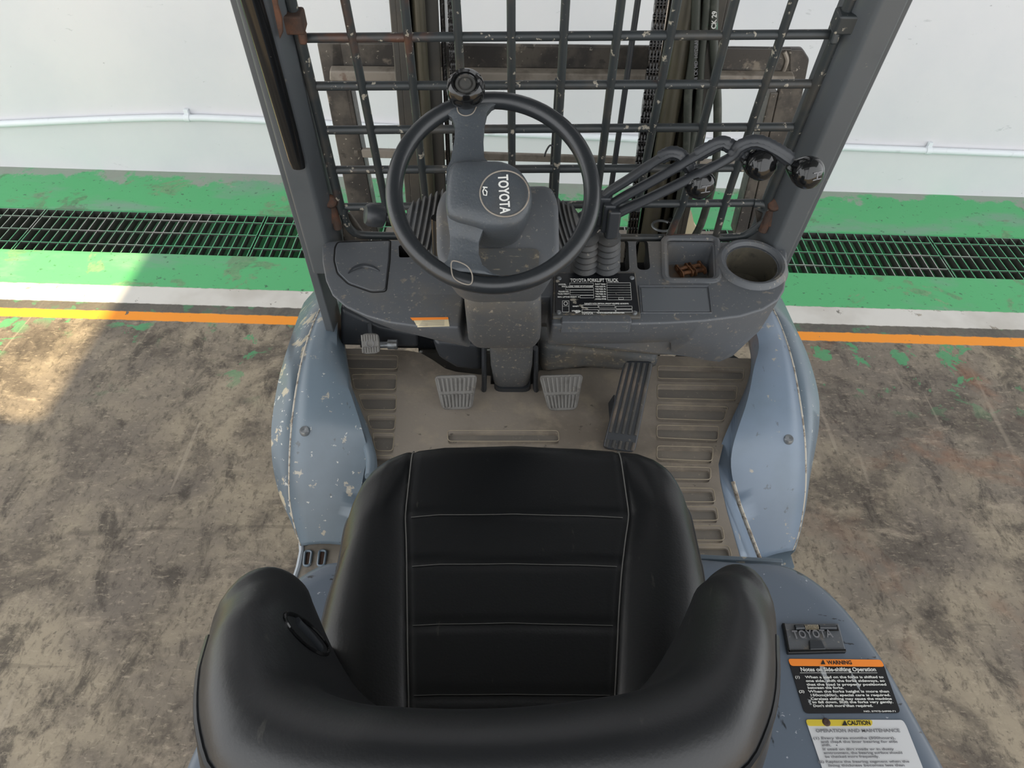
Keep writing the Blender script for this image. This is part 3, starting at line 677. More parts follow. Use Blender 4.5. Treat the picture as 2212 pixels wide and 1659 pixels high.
# indicator stalk on the left side of the shroud
MB().tube([at(948, 470, y=1.02)-WC, at(950, 545, y=1.02)-WC], .012, 12).build('ignition_barrel', 'plastic_gloss', col)
# ---- steering wheel
SW = empty('steering_wheel', WC, parent=T)
def whl(u, v, h=0): return at(u, v, plane=(WC+WN*h, WN))-WC
# fitted radius from surveyed rim points
RIM = sum((whl(u, v).length for u, v in ((846, 412), (1286, 412), (1066, 604), (1110, 220))))/4
mb = MB(); seg = 72
rings = []
for k in range(seg):
    a = 2*pi*k/seg; e = WX*cos(a)+WY*sin(a)
    rings.append([e*(RIM + .0120*cos(b)) + WN*(.0125*sin(b)) for b in [2*pi*j/14 for j in range(14)]])
rings.append(rings[0]); mb.loft(rings, True)
bmesh.ops.remove_doubles(mb.bm, verts=mb.bm.verts[:], dist=1e-5)
mb.build('wheel_rim', 'rim', SW)
# spokes: broad, dished from rim to hub
def spoke(px_edges, hs, th=.012):
    rg = []
    for ((ul, vl), (ur, vr)), h in zip(px_edges, hs):
        a, b = whl(ul, vl, h), whl(ur, vr, h); m_ = (a+b)/2
        rg.append([a, a.lerp(b, .15)+WN*.003, a.lerp(b, .5)+WN*.005, a.lerp(b, .85)+WN*.003, b, b-WN*th, m_-WN*th*1.1, a-WN*th])
    n_ = 5; out = []
    for i in range(len(rg)-1):
        for k in range(n_): out.append([p.lerp(q, k/n_) for p, q in zip(rg[i], rg[i+1])])
    out.append(rg[-1]); return MB().loft(out, True, True, True)
spoke([((930, 238), (1096, 216)), ((944, 240), (1078, 222)), ((962, 244), (1062, 230)), ((976, 254), (1052, 242)), ((983, 272), (1047, 264)), ((982, 300), (1044, 300)), ((974, 345), (1046, 340)), ((966, 362), (1062, 358)), ((962, 390), (1085, 385))], (.003, .006, .007, .007, .007, .008, .012, .015, .018)).build('spoke', 'grain', SW)
spoke([((964, 455), (1050, 480)), ((968, 482), (1040, 505)), ((972, 510), (1034, 522)), ((972, 540), (1034, 548)), ((966, 562), (1042, 572)), ((948, 578), (1064, 590)), ((930, 582), (1090, 598))], (.018, .014, .009, .007, .006, .005, .003)).build('spoke', 'grain', SW)
# hub pad
hub_px = [(972, 362), (1000, 350), (1046, 350), (1085, 352), (1120, 368), (1142, 398), (1150, 430), (1140, 465), (1115, 490), (1070, 498), (1020, 488), (985, 478), (966, 462), (963, 420)]
hp = smooth_path([whl(u, v, .02) for u, v in hub_px], 56, True); hc = sum(hp, Vector())/len(hp)
MB().loft([[hc+(p-hc)*.9-WN*.075 for p in hp], [hc+(p-hc)*.98-WN*.04 for p in hp], [p-WN*.012 for p in hp], hp, [hc+(p-hc)*.965+WN*.006 for p in hp], [hc+(p-hc)*.86+WN*.011 for p in hp], [hc+(p-hc)*.5+WN*.014 for p in hp]], True, True, True).build('horn_pad', 'grain', SW)
ec = whl(1090, 418, .034)
er = (whl(1143, 418, .034)-ec).length
MB().tube([ec+(WX*cos(a)+WY*sin(a))*er for a in [2*pi*k/48 for k in range(49)]], .0011, 6).build('emblem_ring', 'bar_dusty', SW)
lt = text('TOYOTA', .0190, whl(1076, 378, .0345), whl(1083, 462, .0345)-whl(1078, 378, .0345), WX, 'white_text', SW, 'pad_lettering', fit=(whl(1083, 462, .0345)-whl(1078, 378, .0345)).length)
hs = [MB().tube([whl(u, v, .0352) for u, v in q], .0009, 6).build('horn_mark', 'white_text', SW) for q in (((1043, 404), (1053, 405)), ((1047, 405), (1043, 413), (1045, 421), (1051, 422), (1052, 414), (1048, 410)))]
join_into('horn_symbol', hs, SW)
# thumb outline moulded at the rim's bottom
q = smooth_path([whl(u, v, .016) for u, v in ((975, 568), (985, 564), (1008, 574), (1019, 590), (1020, 608), (1012, 615), (992, 609), (978, 596))], 32, True)
MB().tube(q+[q[0]], .0009, 6).build('moulded_outline', 'bar_dusty', SW)
q = [whl(u, v, .012) for u, v in ((988, 224), (988, 238), (995, 247), (1008, 250), (1022, 244), (1029, 230), (1030, 224))]
MB().tube(smooth_path(q, 20), .0008, 6).build('moulded_outline', 'bar_dusty', SW)
# spinner knob
kb = whl(1008, 219, .010)
MB().lathe(kb, WN, [(.010, -.012), (.011, .006), (.020, .012), (.0255, .022), (.0265, .032), (.0245, .042), (.0195, .0475), (.0165, .046), (.0155, .043), (.0145, .0425)], 40).build('spinner_knob', 'plastic_gloss', SW)
MB().lathe(kb, WN, [(.0145, .0425), (.0135, .0445), (.0105, .0445), (.0100, .0425), (.0085, .0425), (.0075, .0450), (.0, .0455)], 32).build('knob_cap', 'rubber', SW)

# ---- pedals
def pedal(name, pad_px, arm_px, y, nrib, split, sym=False):
    pl = ((0, y, at(*pad_px[0], y=y).z), (0, -1, .75))
    pts = [at(u, v, plane=pl) for u, v in pad_px]; c_ = sum(pts, Vector())/len(pts); e = empty(name, c_, parent=T); nn = V(0, -.8, .6)
    pad = rounded([p-c_ for p in pts], .012, 4); mb = MB(); mb.slab(pad, -nn*.012); mb.build('pedal_pad', 'pedal', e, bevel=.003)
    tl, tr, br, bl = [pts[k]-c_ for k in (0, 1, 2, 3)]
    mb = MB()
    for (ta, tb) in split:
        for k in range(nrib):
            s_ = .08+.84*k/(nrib-1); a = tl.lerp(tr, s_).lerp(bl.lerp(br, s_), ta); b = tl.lerp(tr, s_).lerp(bl.lerp(br, s_), tb)
            mb.tube([a+nn*.001, b+nn*.001], .0028, 6)
    o = mb.build('pad_ribs', 'pedal', e); o['kind'] = 'stuff'
    MB().tube([at(u, v, y=yy)-c_ for u, v, yy in arm_px], .0085, 8, flat=.7).build('pedal_arm', 'plastic_black', e)
    return e, c_, (tl, tr, br, bl), nn
pedal('inching_pedal', [(937, 812), (1032, 809), (1020, 884), (955, 886)], [(1046, 742, 1.25), (1046, 800, 1.26), (1046, 840, 1.26), (1038, 852, 1.27), (1010, 855, 1.28)], 1.22, 9, ((.08, .46), (.55, .92)))
pedal('brake_pedal', [(1164, 811), (1261, 808), (1246, 886), (1185, 888)], [(1157, 752, 1.25), (1157, 800, 1.26), (1157, 840, 1.26), (1163, 852, 1.27), (1190, 855, 1.28)], 1.22, 9, ((.06, .48), (.56, .92)))
e, c_, (tl, tr, br, bl), nn = pedal('parking_brake_pedal', [(779, 721), (817, 720), (821, 763), (782, 766)], [(798, 700, 1.36), (800, 722, 1.34), (798, 740, 1.32)], 1.30, 7, ((.06, .36), (.66, .92)))
mc = (tl+br)/2; 
text('P', .011, mc+V(-.001, 0, -.005)+nn*.002, (1, 0, 0), V(0, .6, .8), 'grey_text', e, 'pedal_symbol', align='CENTER')
MB().tube([mc+V(-.0005, 0, 0)+nn*.0025+(V(1, 0, 0)*cos(a)+V(0, .6, .8)*sin(a))*.008 for a in [2*pi*k/20 for k in range(21)]], .0007, 6).build('pedal_symbol', 'grey_text', e)
# accelerator: long sloping ribbed plate
ac = [at(1350, 778, z=.76), at(1412, 780, z=.76), at(1372, 978, z=.65), at(1302, 968, z=.65)]
e = empty('accelerator_pedal', ac[3], parent=T); ac = [p-Vector(e.location) for p in ac]; an = (ac[1]-ac[0]).cross(ac[3]-ac[0]).normalized(); an = an if an.z > 0 else -an
mb = MB(); mb.slab(rounded(ac, .012, 3), -an*.016); mb.build('pedal_plate', 'plastic_black', e, bevel=.004)
mb = MB()
for k in range(5):
    s_ = .10+.80*k/4
    for ta, tb in ((.03, .82), (.90, .985)):
        mb.tube([ac[0].lerp(ac[1], s_).lerp(ac[3].lerp(ac[2], s_), t)+an*.001 for t in (ta, (ta+tb)/2, tb)], .0034, 8)
mb.build('tread_ribs', 'rubber', e)
mb = MB(); mb.slab([at(1326, 850, z=.66)-Vector(e.location), at(1326, 948, z=.64)-Vector(e.location), at(1318, 948, z=.63)-Vector(e.location), at(1313, 870, z=.63)-Vector(e.location)], V(.02, 0, -.02)); mb.build('pedal_base', 'plastic_black', e, bevel=.003)

# ---- overhead guard
LEAN = .216
def pil(u, v, dy=0): return at(u, v, plane=((0, 1.26+dy, 1.0), (0, 1, LEAN)))
dirP = V(0, -LEAN, 1).normalized(); nP = V(0, -1, -LEAN).normalized()
for sx, xo, zb in ((-1, -.470, .66), (1, .478, .80)):
    w_ = .060; dep = .085; b0 = V(xo, 1.26-(zb-1)*LEAN, zb); Lh = (2.12-zb)/dirP.z
    # section: outer face, chamfered inner corner
    sec = [V(0, 0, 0), V(-sx*w_*.72, 0, 0), V(-sx*w_, .028, 0), V(-sx*w_, dep, 0), V(0, dep, 0)]
    if sx > 0: sec = [V(0, 0, 0), V(-.040, 0, 0), V(-.064, .040, 0), V(-.064, dep, 0), V(0, dep, 0)]
    b1 = b0 + dirP*((.94-zb)/dirP.z if sx < 0 else 0); Lh1 = (2.12-b1.z)/dirP.z
    mb = MB(); mb.loft([[b1+p for p in sec], [b1+p+dirP*Lh1 for p in sec]], True, True, True)
    po = mb.build('guard_pillar', 'pillar', T, bevel=.006, seg=3)
    # outer flange
    mb = MB(); s2 = [V(sx*.012, .012, 0), V(-sx*.006, .012, 0), V(-sx*.006, dep+.01, 0), V(sx*.012, dep+.01, 0)]
    mb.loft([[b0+p for p in s2], [b0+p+dirP*Lh for p in s2]], True, True, True); mb.build('pillar_flange', 'pillar', po, bevel=.003)
    if sx < 0:
        hp_ = [pil(u, v, -.006) for u, v in ((510, -120), (543, 0), (561, 60), (592, 170), (624, 285), (640, 345), (645, 362))]
        g_ = MB().tube(hp_, [.016, .016, .016, .0155, .0145, .0135, .0115], 14, flat=.55, up=(1, 0, 0)).build('grab_handle', 'plastic_gloss', po, bevel=0)
# rear legs and roof frame of the guard, above and behind the viewer
for sx in (-1, 1):
    mb = MB(); mb.slab([V(sx*.40, -.62, .85), V(sx*.46, -.62, .85), V(sx*.46, -.54, .85), V(sx*.40, -.54, .85)], V(0, .10, 1.27)); mb.build('guard_leg', 'pillar', T, bevel=.006)
    mb = MB(); mb.slab([V(sx*.41, -.56, 2.10), V(sx*.47, -.56, 2.10), V(sx*.47, 1.06, 2.10), V(sx*.41, 1.06, 2.10)], V(0, 0, .06)); mb.build('roof_rail', 'pillar', T, bevel=.006)
for k in range(5):
    y = .10+k*.20; mb = MB(); mb.slab([V(-.42, y, 2.115), V(.42, y, 2.115), V(.42, y+.15, 2.115), V(-.42, y+.15, 2.115)], V(0, 0, .012)); mb.build('roof_slat', 'pillar', T, bevel=.003)

# ---- wire screen between the front pillars
def scr(u, v, dy=0): return at(u, v, plane=((0, 1.30+dy, 1.0), (0, 1, LEAN)))
S = empty('mast_screen', (0, 1.30, 1.0), parent=T); so_ = Vector(S.location)
TOPX = [(625, 0), (745, 0), (873, 0), (985, 0), (1104, 0), (1222, 0), (1342, 0), (1463, 0), (1588, 0), (1714, 0), (1838, 0)]
BOTX = [(736, 448), (834, 448), (920, 446), (1012, 446), (1106, 445), (1197, 445), (1287, 444), (1378, 443), (1475, 442), (1566, 440), (1656, 440)]
TOPX[0] = (628, 0)
for i, (a, b) in enumerate(zip(TOPX, BOTX)):
    A, B = scr(*a), scr(*b); up_ = (A-B).normalized(); A = A + up_*.60
    r = .0085 if i in (0, 10) else .0070
    end = B - up_*.012
    if i in (8, 9): end = scr(1446 if i == 8 else 1547, 508)
    MB().tube([A-so_, B-so_, end-so_], r, 10).build('screen_bar', 'screen', S)
for (ul, vl, ur, vr) in ((655, 82, 1792, 74), (668, 186, 1752, 181), (706, 281, 1722, 274), (724, 367, 1690, 362), (732, 447, 1640, 438)):
    A, B = scr(ul, vl, .004), scr(ur, vr, .004); MB().tube([A-so_, B-so_], .0074, 10).build('screen_bar', 'screen', S)
A, B = scr(628, -110), scr(1838, -110); MB().tube([A-so_, B-so_], .0074, 10).build('screen_bar', 'screen', S)
# bent lower hoop of the screen
hoop = [scr(u, v)-so_ for u, v in ((1628, 439), (1650, 441), (1664, 450), (1666, 464), (1640, 488), (1615, 505), (1590, 512), (1470, 514), (1000, 512), (880, 510), (785, 508), (762, 500), (748, 480), (742, 458), (745, 448))]
MB().tube(smooth_path(hoop, 70), .0078, 10).build('lower_hoop', 'screen', S)
# hinge brackets
for (u, v, m_, sx) in ((632, 45, 'rust', -1), (1828, 45, 'screen', 1)):
    c_ = scr(u, v, -.004)-so_
    mb = MB(); mb.box(c_, (.036, .03, .030), Matrix.Rotation(.2, 3, 'X')); mb.box(c_+V(sx*.022, .0, .002), (.03, .010, .046)); mb.box(c_+V(sx*-.012, -.004, -.022), (.012, .014, .02)); mb.build('hinge_bracket', m_, S, bevel=.004)
for (u, v, sx) in ((712, 445, -1), (1672, 452, 1)):
    c_ = scr(u, v, -.004)-so_
    mb = MB(); mb.box(c_+V(sx*.008, 0, -.01), (.034, .016, .050)); mb.lathe(c_+V(-sx*.004, -.004, .012), (-.2*sx, -.8, .6), [(0.013, -.008), (.013, .008), (.009, .012), (0, .012)], 12); mb.tube([c_+V(-sx*.004, 0, .0), c_+V(-sx*.010, .0, -.05)], .009, 8); mb.build('hinge_bracket', 'rust', S, bevel=.003)
mb = MB(); mb.slab([pil(u, v, -.003)-so_ for u, v in ((574, -60), (592, -60), (600, 10), (609, 40), (611, 70), (604, 86), (598, 60), (592, 30))], V(0, .006, 0)); mb.build('hinge_weld', 'rust', S, bevel=.002)
# plate brackets that carry the screen from the cowl
for px in ([(735, 450), (757, 463), (790, 510), (797, 521), (742, 521)], [(1632, 455), (1668, 470), (1672, 522), (1640, 522)]):
    mb = MB(); mb.slab([scr(u, v, .012)-so_ for u, v in px], V(0, .008, 0)); mb.build('screen_bracket', 'backrest_steel', S, bevel=.002)

# ---- mast
YM = 1.55
K = empty('mast', (0, YM, 0), parent=T); ko = Vector(K.location)
def rail(name, x0, x1, y0, y1, m, z0=.10, z1=2.15):
    mb = MB(); mb.slab([V(x0, y0, z0)-ko, V(x1, y0, z0)-ko, V(x1, y1, z0)-ko, V(x0, y1, z0)-ko], V(0, 0, z1-z0)); return mb.build(name, m, K, bevel=.003)
def xm(u, v=40, y=YM): return at(u, v, y=y).x
# left side, from outside in
L0 = xm(843)
for s in (-1, 1):
    def X(a): return (L0+a) if s < 0 else (xm(1578)-a)
    rail('outer_rail', X(.000), X(.014), YM, YM+.11, 'mast'); rail('outer_rail', X(.012), X(.036), YM+.0, YM+.014, 'mast'); rail('outer_rail', X(.012), X(.036), YM+.096, YM+.11, 'mast')
    rail('middle_rail', X(.040), X(.054), YM+.020, YM+.12, 'mast_olive')
    rail('inner_rail', X(.058), X(.090), YM+.034, YM+.048, 'mast'); rail('inner_rail', X(.056), X(.068), YM+.045, YM+.15, 'mast')
    rail('roller_track', X(.092), X(.102), YM+.05, YM+.13, 'grease')
for (u, r, m_, y) in ((905, .012, 'mast_olive', YM+.015), (1484, .020, 'mast_olive', YM+.01)):
    MB().tube([V(xm(u), y, .12)-ko, V(xm(u), y, 2.15)-ko], r, 16).build('lift_cylinder', m_, K)
MB().tube([V(xm(1449), YM+.05, .12)-ko, V(xm(1449), YM+.05, 2.15)-ko], .0075, 14).build('chrome_rod', 'chrome', K)
for (u0_, u1_, y) in ((1377, 1290, YM-.02),):
    pass
a, b = at(1378, 0, y=YM+.02), at(1318, 420, y=YM+.02); q_ = (a-b).normalized(); MB().tube([b-q_*.6-ko, a+q_*.6-ko], .0062, 12).build('support_rod', 'plastic_black', K)
a, b = at(1203, 190, y=YM+.12), at(1192, 400, y=YM+.12); MB().tube([b-V(0, 0, .3)-ko, a+V(0, 0, .02)-ko], .0058, 10).build('support_rod', 'plastic_black', K)
hk = [at(u, v, y=YM+.11)-ko for u, v in ((1176, 338), (1180, 326), (1188, 314), (1196, 318), (1198, 332), (1194, 344))]; MB().tube(smooth_path(hk, 20), .0022, 6).build('wire_hook', 'plastic_black', K)
# roller chains: joined links
def chain(u_top, u_bot, y, wdt):
    A, B = at(u_top, 0, y=y), at(u_bot, 400, y=y); d_ = (A-B).normalized(); p = B-d_*.75; mb = MB(); pitch = .026; k = 0
    while p.z < 2.15:
        for o_ in ((-wdt, -wdt*.33, wdt*.33, wdt) if k % 2 == 0 else (-wdt*.66, 0, wdt*.66)):
            c_ = p+V(o_, 0, 0)-ko; q = []
            for j in range(10):
                a_ = 2*pi*j/10; q.append(c_ + V(0, cos(a_)*.0095, sin(a_)*.0095) + d_*(.011 if sin(a_) >= 0 else -.011))
            mb.slab([t-V(.0015, 0, 0) for t in q], V(.003, 0, 0))
        mb.tube([p-V(wdt+.002, 0, 0)-ko, p+V(wdt+.002, 0, 0)-ko], .0048, 8)
        p = p+d_*pitch; k += 1
    return mb.build('lift_chain', 'grease', K)
chain(1428, 1378, YM+.03, .010); chain(975, 988, YM+.03, .006)
# hydraulic hoses
for pts, r in (([(1505, -200), (1504, 0), (1499, 110), (1487, 200), (1483, 330), (1470, 420), (1450, 520)], .0088), ([(1548, -200), (1543, 0), (1541, 90), (1549, 200), (1550, 260), (1548, 330), (1540, 395), (1528, 440), (1514, 485), (1500, 512)], .0088), ([(1530, -200), (1527, 0), (1516, 120), (1508, 240), (1490, 330), (1480, 420)], .0075)):
    P_ = [at(u, v, y=YM-.012)-ko for u, v in pts]; MB().tube(smooth_path(P_, 40), r, 12).build('hydraulic_hose', 'hose', K)
hp0, hp1 = at(1546.5, 62, y=YM-.024)-ko, at(1549, 6, y=YM-.024)-ko
text('CK 29', .0125, hp0, hp1-hp0, V(-1, 0, 0), 'white_text', K, 'hose_lettering', depth=.0006)
hp0, hp1 = at(1506.5, 176, y=YM-.024)-ko, at(1508, 60, y=YM-.024)-ko
text('08 CK MD  HYDRAULIC', .0095, hp0, hp1-hp0, V(-1, 0, 0), 'grey_text', K, 'hose_lettering', depth=.0006)
MB().tube([at(1430, 488, y=YM-.03)-ko+V(.022*cos(a), .022*sin(a), 0) for a in [2*pi*k/24 for k in range(25)]], .003, 8).build('hose_clamp', 'steel', K)
mb = MB(); mb.slab([at(u, v, y=YM-.04)-ko for u, v in ((1445, 480), (1462, 478), (1462, 495), (1445, 496))], V(0, .02, 0)); mb.build('hose_fitting', 'plastic_gloss', K, bevel=.003)
mb = MB(); mb.slab([V(-.30, YM+.02, .55)-ko, V(.31, YM+.02, .55)-ko, V(.31, YM+.05, .55)-ko, V(-.30, YM+.05, .55)-ko], V(0, 0, .08)); mb.build('cross_member', 'mast', K, bevel=.006)

# ---- load backrest, carriage and forks
YB = 1.75
B = empty('load_backrest', (.05, YB, .9), parent=T); bo = Vector(B.location)
def bk(u, v, y=YB): return at(u, v, y=y)-bo
mb = MB(); mb.slab([bk(*p) for p in ((715, 92), (1712, 104), (1712, 165), (715, 162))], V(0, .012, 0)); mb.build('top_beam', 'backrest_steel', B, bevel=.004)
q = [bk(*p) for p in ((715, 140), (1712, 152), (1712, 168), (715, 163))]; mb = MB(); mb.slab(q, V(0, -.025, -.004)); mb.build('beam_lip', 'bar_dusty', B, bevel=.004)
mb = MB(); mb.slab(rounded([bk(*p) for p in ((684, 92), (738, 92), (806, 515), (766, 515))], .006, 3), V(0, .018, 0)); mb.build('side_post', 'backrest_steel', B, bevel=.003)
mb = MB(); mb.slab([bk(*p) for p in ((738, 160), (752, 160), (818, 510), (804, 510))], V(0, .05, 0)); mb.build('post_flange', 'backrest_steel', B, bevel=.003)
mb = MB(); mb.slab(rounded([bk(*p) for p in ((1694, 106), (1735, 106), (1749, 128), (1735, 200), (1660, 515), (1612, 515), (1690, 165))], .006, 3), V(0, .018, 0)); mb.build('side_post', 'backrest_steel', B, bevel=.003)
mb = MB(); mb.slab([bk(*p) for p in ((1664, 200), (1682, 200), (1612, 510), (1586, 510))], V(0, .05, 0)); mb.build('post_flange', 'backrest_steel', B, bevel=.003)
mb = MB(); mb.slab([bk(*p) for p in ((762, 322), (1625, 350), (1625, 362), (762, 341))], V(0, .012, 0)); mb.build('lower_bar', 'bar_dusty', B, bevel=.003)
q = smooth_path([bk(u, v, YB-.002) for u, v in ((1685, 168), (1694, 150), (1700, 130), (1694, 112))], 12); MB().tube(q, .005, 8).build('corner_weld', 'bar_dusty', B)
Q = empty('fork_carriage', (.05, YB, .4), parent=T); qo = Vector(Q.location)
mb = MB(); mb.slab([V(-.40, YB, .61)-qo, V(.50, YB, .61)-qo, V(.50, YB+.05, .61)-qo, V(-.40, YB+.05, .61)-qo], V(0, 0, .11)); mb.build('carriage_bar', 'bar_dusty', Q, bevel=.006)
mb = MB(); mb.slab([V(-.40, YB, .14)-qo, V(.50, YB, .14)-qo, V(.50, YB+.05, .14)-qo, V(-.40, YB+.05, .14)-qo], V(0, 0, .10)); mb.build('carriage_bar', 'mast', Q, bevel=.006)
mb = MB(); mb.slab([at(u, v, y=YB-.03)-qo for u, v in ((1488, 470), (1495, 462), (1500, 485), (1512, 505), (1478, 512), (1475, 495))], V(0, .02, 0)); mb.build('gusset_plate', 'sticker', Q)
for x in (-.25, .35):
    mb = MB(); q = [(0, .74), (.04, .74), (.04, .09), (.10, .055), (1.02, .03), (1.06, .02), (1.02, .015), (.0, .015)]
    mb.slab([V(x-.05, YB+.055+a, b_) for a, b_ in q], V(.10, 0, 0)); mb.build('fork', 'mast', T, bevel=.003)

# ---- engine hood
ZH = .85
rp = [(1500, 1200), (1600, 1209), (1690, 1213), (1745, 1236), (1800, 1278), (1852, 1335), (1905, 1408), (1955, 1493), (2002, 1575), (2048, 1659), (2110, 1790), (2150, 1900)]
rl = smooth_path([at(u, v, z=ZH) for u, v in rp], 40)
mir = [V(-p.x-.005, p.y, p.z) for p in reversed(rl)]
oo = mir+rl
def shr(ps, k, dz): return [V(p.x*(1-k), p.y-(.02 if k > 0 else 0)*k*20, p.z+dz) for p in ps]
hood = MB().loft([shr(oo, -.012, -.45), shr(oo, -.010, -.05), shr(oo, -.004, -.018), shr(oo, .006, -.006), shr(oo, .025, 0), shr(oo, .06, .002)], True, True, True).build('engine_hood', 'hood', T, ang=60)
def hd(u, v, h=.0): return at(u, v, z=ZH+.002+h)
# front rail under the hood edge
mb = MB(); mb.slab([at(u, v, z=.80) for u, v in ((1500, 1196), (1690, 1206), (1692, 1214), (1500, 1206))], V(0, 0, -.02)); mb.build('hood_rail', 'fender', T, bevel=.002)
# latch with spring
LT = [hd(u, v, .004) for u, v in ((1692, 1346), (1812, 1346), (1828, 1406), (1704, 1408))]
mb = MB(); mb.slab(LT, V(0, 0, -.010)); lo_ = mb.build('hood_latch', 'plastic', hood, bevel=.002)
mb = MB(); mb.slab([hd(u, v, .0065) for u, v in ((1690, 1345), (1696, 1345), (1708, 1409), (1702, 1409))], V(0, 0, -.008)); mb.slab([hd(u, v, .0065) for u, v in ((1702, 1403), (1828, 1401), (1829, 1407), (1703, 1410))], V(0, 0, -.008)); mb.build('latch_frame', 'plastic_gloss', hood, bevel=.001)
mb = MB(); mb.slab([hd(u, v, .0075) for u, v in ((1748, 1382), (1775, 1382), (1785, 1402), (1750, 1403))], V(0, 0, -.004)); mb.build('latch_tongue', 'plastic_black', hood, bevel=.0015)
mb = MB(); mb.slab([hd(u, v, .0055) for u, v in ((1716, 1350), (1808, 1350), (1812, 1362), (1718, 1362))], V(0, 0, -.002)); mb.build('latch_recess', 'dark', hood)
a, b = hd(1738, 1355, .009), hd(1768, 1355, .009); ax_ = (b-a)
MB().tube([a+ax_*(k/72)+V(0, .0032*cos(2*pi*k/8), .0032*sin(2*pi*k/8)) for k in range(73)], .0008, 5).build('latch_spring', 'spring', hood)
MB().tube([hd(1718, 1356, .008), hd(1740, 1355, .008)], .0032, 10).build('latch_pin', 'plastic_black', hood); MB().tube([hd(1770, 1355, .008), hd(1806, 1355, .008)], .0032, 10).build('latch_pin', 'plastic_black', hood)
la, lb = hd(1715, 1379, .0062), hd(1800, 1376, .0062)
text('TOYOTA', .0170, la, lb-la, V(0, 1, 0), 'grey_text', hood, 'latch_lettering', depth=.0008, spacing=1.12, fit=(lb-la).length)
# warning label
def label_px(px, h, m, name, r=.006): mb = MB(); mb.slab(rounded([hd(u, v, h) for u, v in px], r, 4), V(0, 0, -.0006)); return mb.build(name, m, hood)
label_px([(1702, 1423), (1903, 1425), (1912, 1444), (1916, 1458), (1946, 1540), (1738, 1541)], .0012, 'label_black', 'warning_label')
label_px([(1702, 1423), (1903, 1425), (1911, 1440), (1708, 1438)], .0020, 'orange', 'warning_band', .004)
wx = (hd(1905, 1424)-hd(1702, 1424)).normalized(); wu = V(0, 1, 0)
def ln(s, u, v, u2, m='white_text', h=.0022, bold=1.0):
    a, b = hd(u, v, h), hd(u2, v, h); t = text(s, .01, a, wx, wu, m, hood, 'line', depth=.0002)
    w0 = max((p.co-a).dot(wx) for p in t.data.vertices); k = (b-a).length/w0
    return t, a, k
def lines(rows, name, hmm):
    obs = []
    for s, u, v, u2, px, m in rows:
        t, a, k = ln(s, u, v, u2, m)
        sz = (hd(u, v)-hd(u, v-px)).length/.0072          # cap height in the label plane
        for p in t.data.vertices:
            d_ = p.co-a; p.co = a + wx*(d_.dot(wx)*k) + wu*(d_.dot(wu)*sz) + V(0, 0, d_.z)
        obs.append(t)
    return join_into(name, obs, hood)
lines([('WARNING', 1788, 1435, 1841, 8, 'black_text'), ('Notes on Side-shifting Operation', 1730, 1450, 1893, 8, 'white_text'),
       ('(1)', 1718, 1465, 1728, 5, 'white_text'), ('When a load on the forks is shifted to', 1740, 1465, 1909, 5, 'white_text'),
       ('one side, shift the forks sideways, so', 1741, 1473, 1912, 5, 'white_text'), ('that the load is properly positioned', 1743, 1481, 1915, 5, 'white_text'), ('between the forks.', 1745, 1488, 1823, 5, 'white_text'),
       ('(2)', 1726, 1496, 1738, 5, 'white_text'), ('When the forks height is more than', 1747, 1496, 1921, 5, 'white_text'), ('150cm(60in), special care is required.', 1750, 1504, 1924, 5, 'white_text'),
       ('Careless shifting may cause the machine', 1752, 1512, 1927, 5, 'white_text'), ('to fall down. Shift the forks very gently.', 1755, 1519, 1930, 5, 'white_text'), ("Don't shift more than required.", 1757, 1527, 1886, 5, 'white_text'),
       ('NO. 57975-24990-71', 1866, 1538, 1935, 3, 'white_text')], 'warning_lettering', 0)
mb = MB(); mb.slab([hd(u, v, .0026) for u, v in ((1773, 1435), (1783, 1435), (1778, 1425))], V(0, 0, .0003)); mb.build('warning_triangle', 'black_text', hood)
mb = MB(); mb.slab([hd(u, v, .0024) for u, v in ((1728, 1453), (1895, 1453), (1895, 1453.7), (1728, 1453.7))], V(0, 0, .0002)); mb.build('label_rule', 'white_text', hood)
# caution label
label_px([(1740, 1554), (1950, 1555), (1958, 1568), (2010, 1700), (1790, 1700)], .0012, 'label_white', 'caution_label')
label_px([(1740, 1554), (1885, 1555), (1884, 1568), (1745, 1568)], .0020, 'yellow', 'caution_band', .004)
lines([('CAUTION', 1832, 1566, 1881, 9, 'black_text'), ('OPERATION AND MAINTENANCE', 1763, 1582, 1945, 7, 'grey_text'),
       ('(1) Every three months (500hours),', 1757, 1597, 1935, 5, 'grey_text'), ('and clean the liner bearing for side', 1774, 1605, 1940, 5, 'grey_text'), ('shift.', 1776, 1612, 1796, 5, 'grey_text'),
       ('If used on dirt roads or in dusty', 1778, 1621, 1932, 5, 'grey_text'), ('environment, the bearing surface should', 1780, 1629, 1950, 5, 'grey_text'), ('be checked more frequently.', 1783, 1637, 1900, 5, 'grey_text'),
       ('(2) Replace the bearing segment when the', 1768, 1648, 1965, 5, 'grey_text'), ('lining thickness becomes less than', 1790, 1656, 1955, 5, 'grey_text')], 'caution_lettering', 0)
mb = MB(); mb.slab([hd(u, v, .0026) for u, v in ((1819, 1567), (1831, 1567), (1825, 1556))], V(0, 0, .0003)); mb.build('caution_triangle', 'black_text', hood)
MB().lathe(hd(1785, 1560, .002), (0, 0, 1), [(.0055, 0), (.0045, .001), (.003, .0015), (.0, .0005)], 14).build('label_rivet', 'rust', hood)

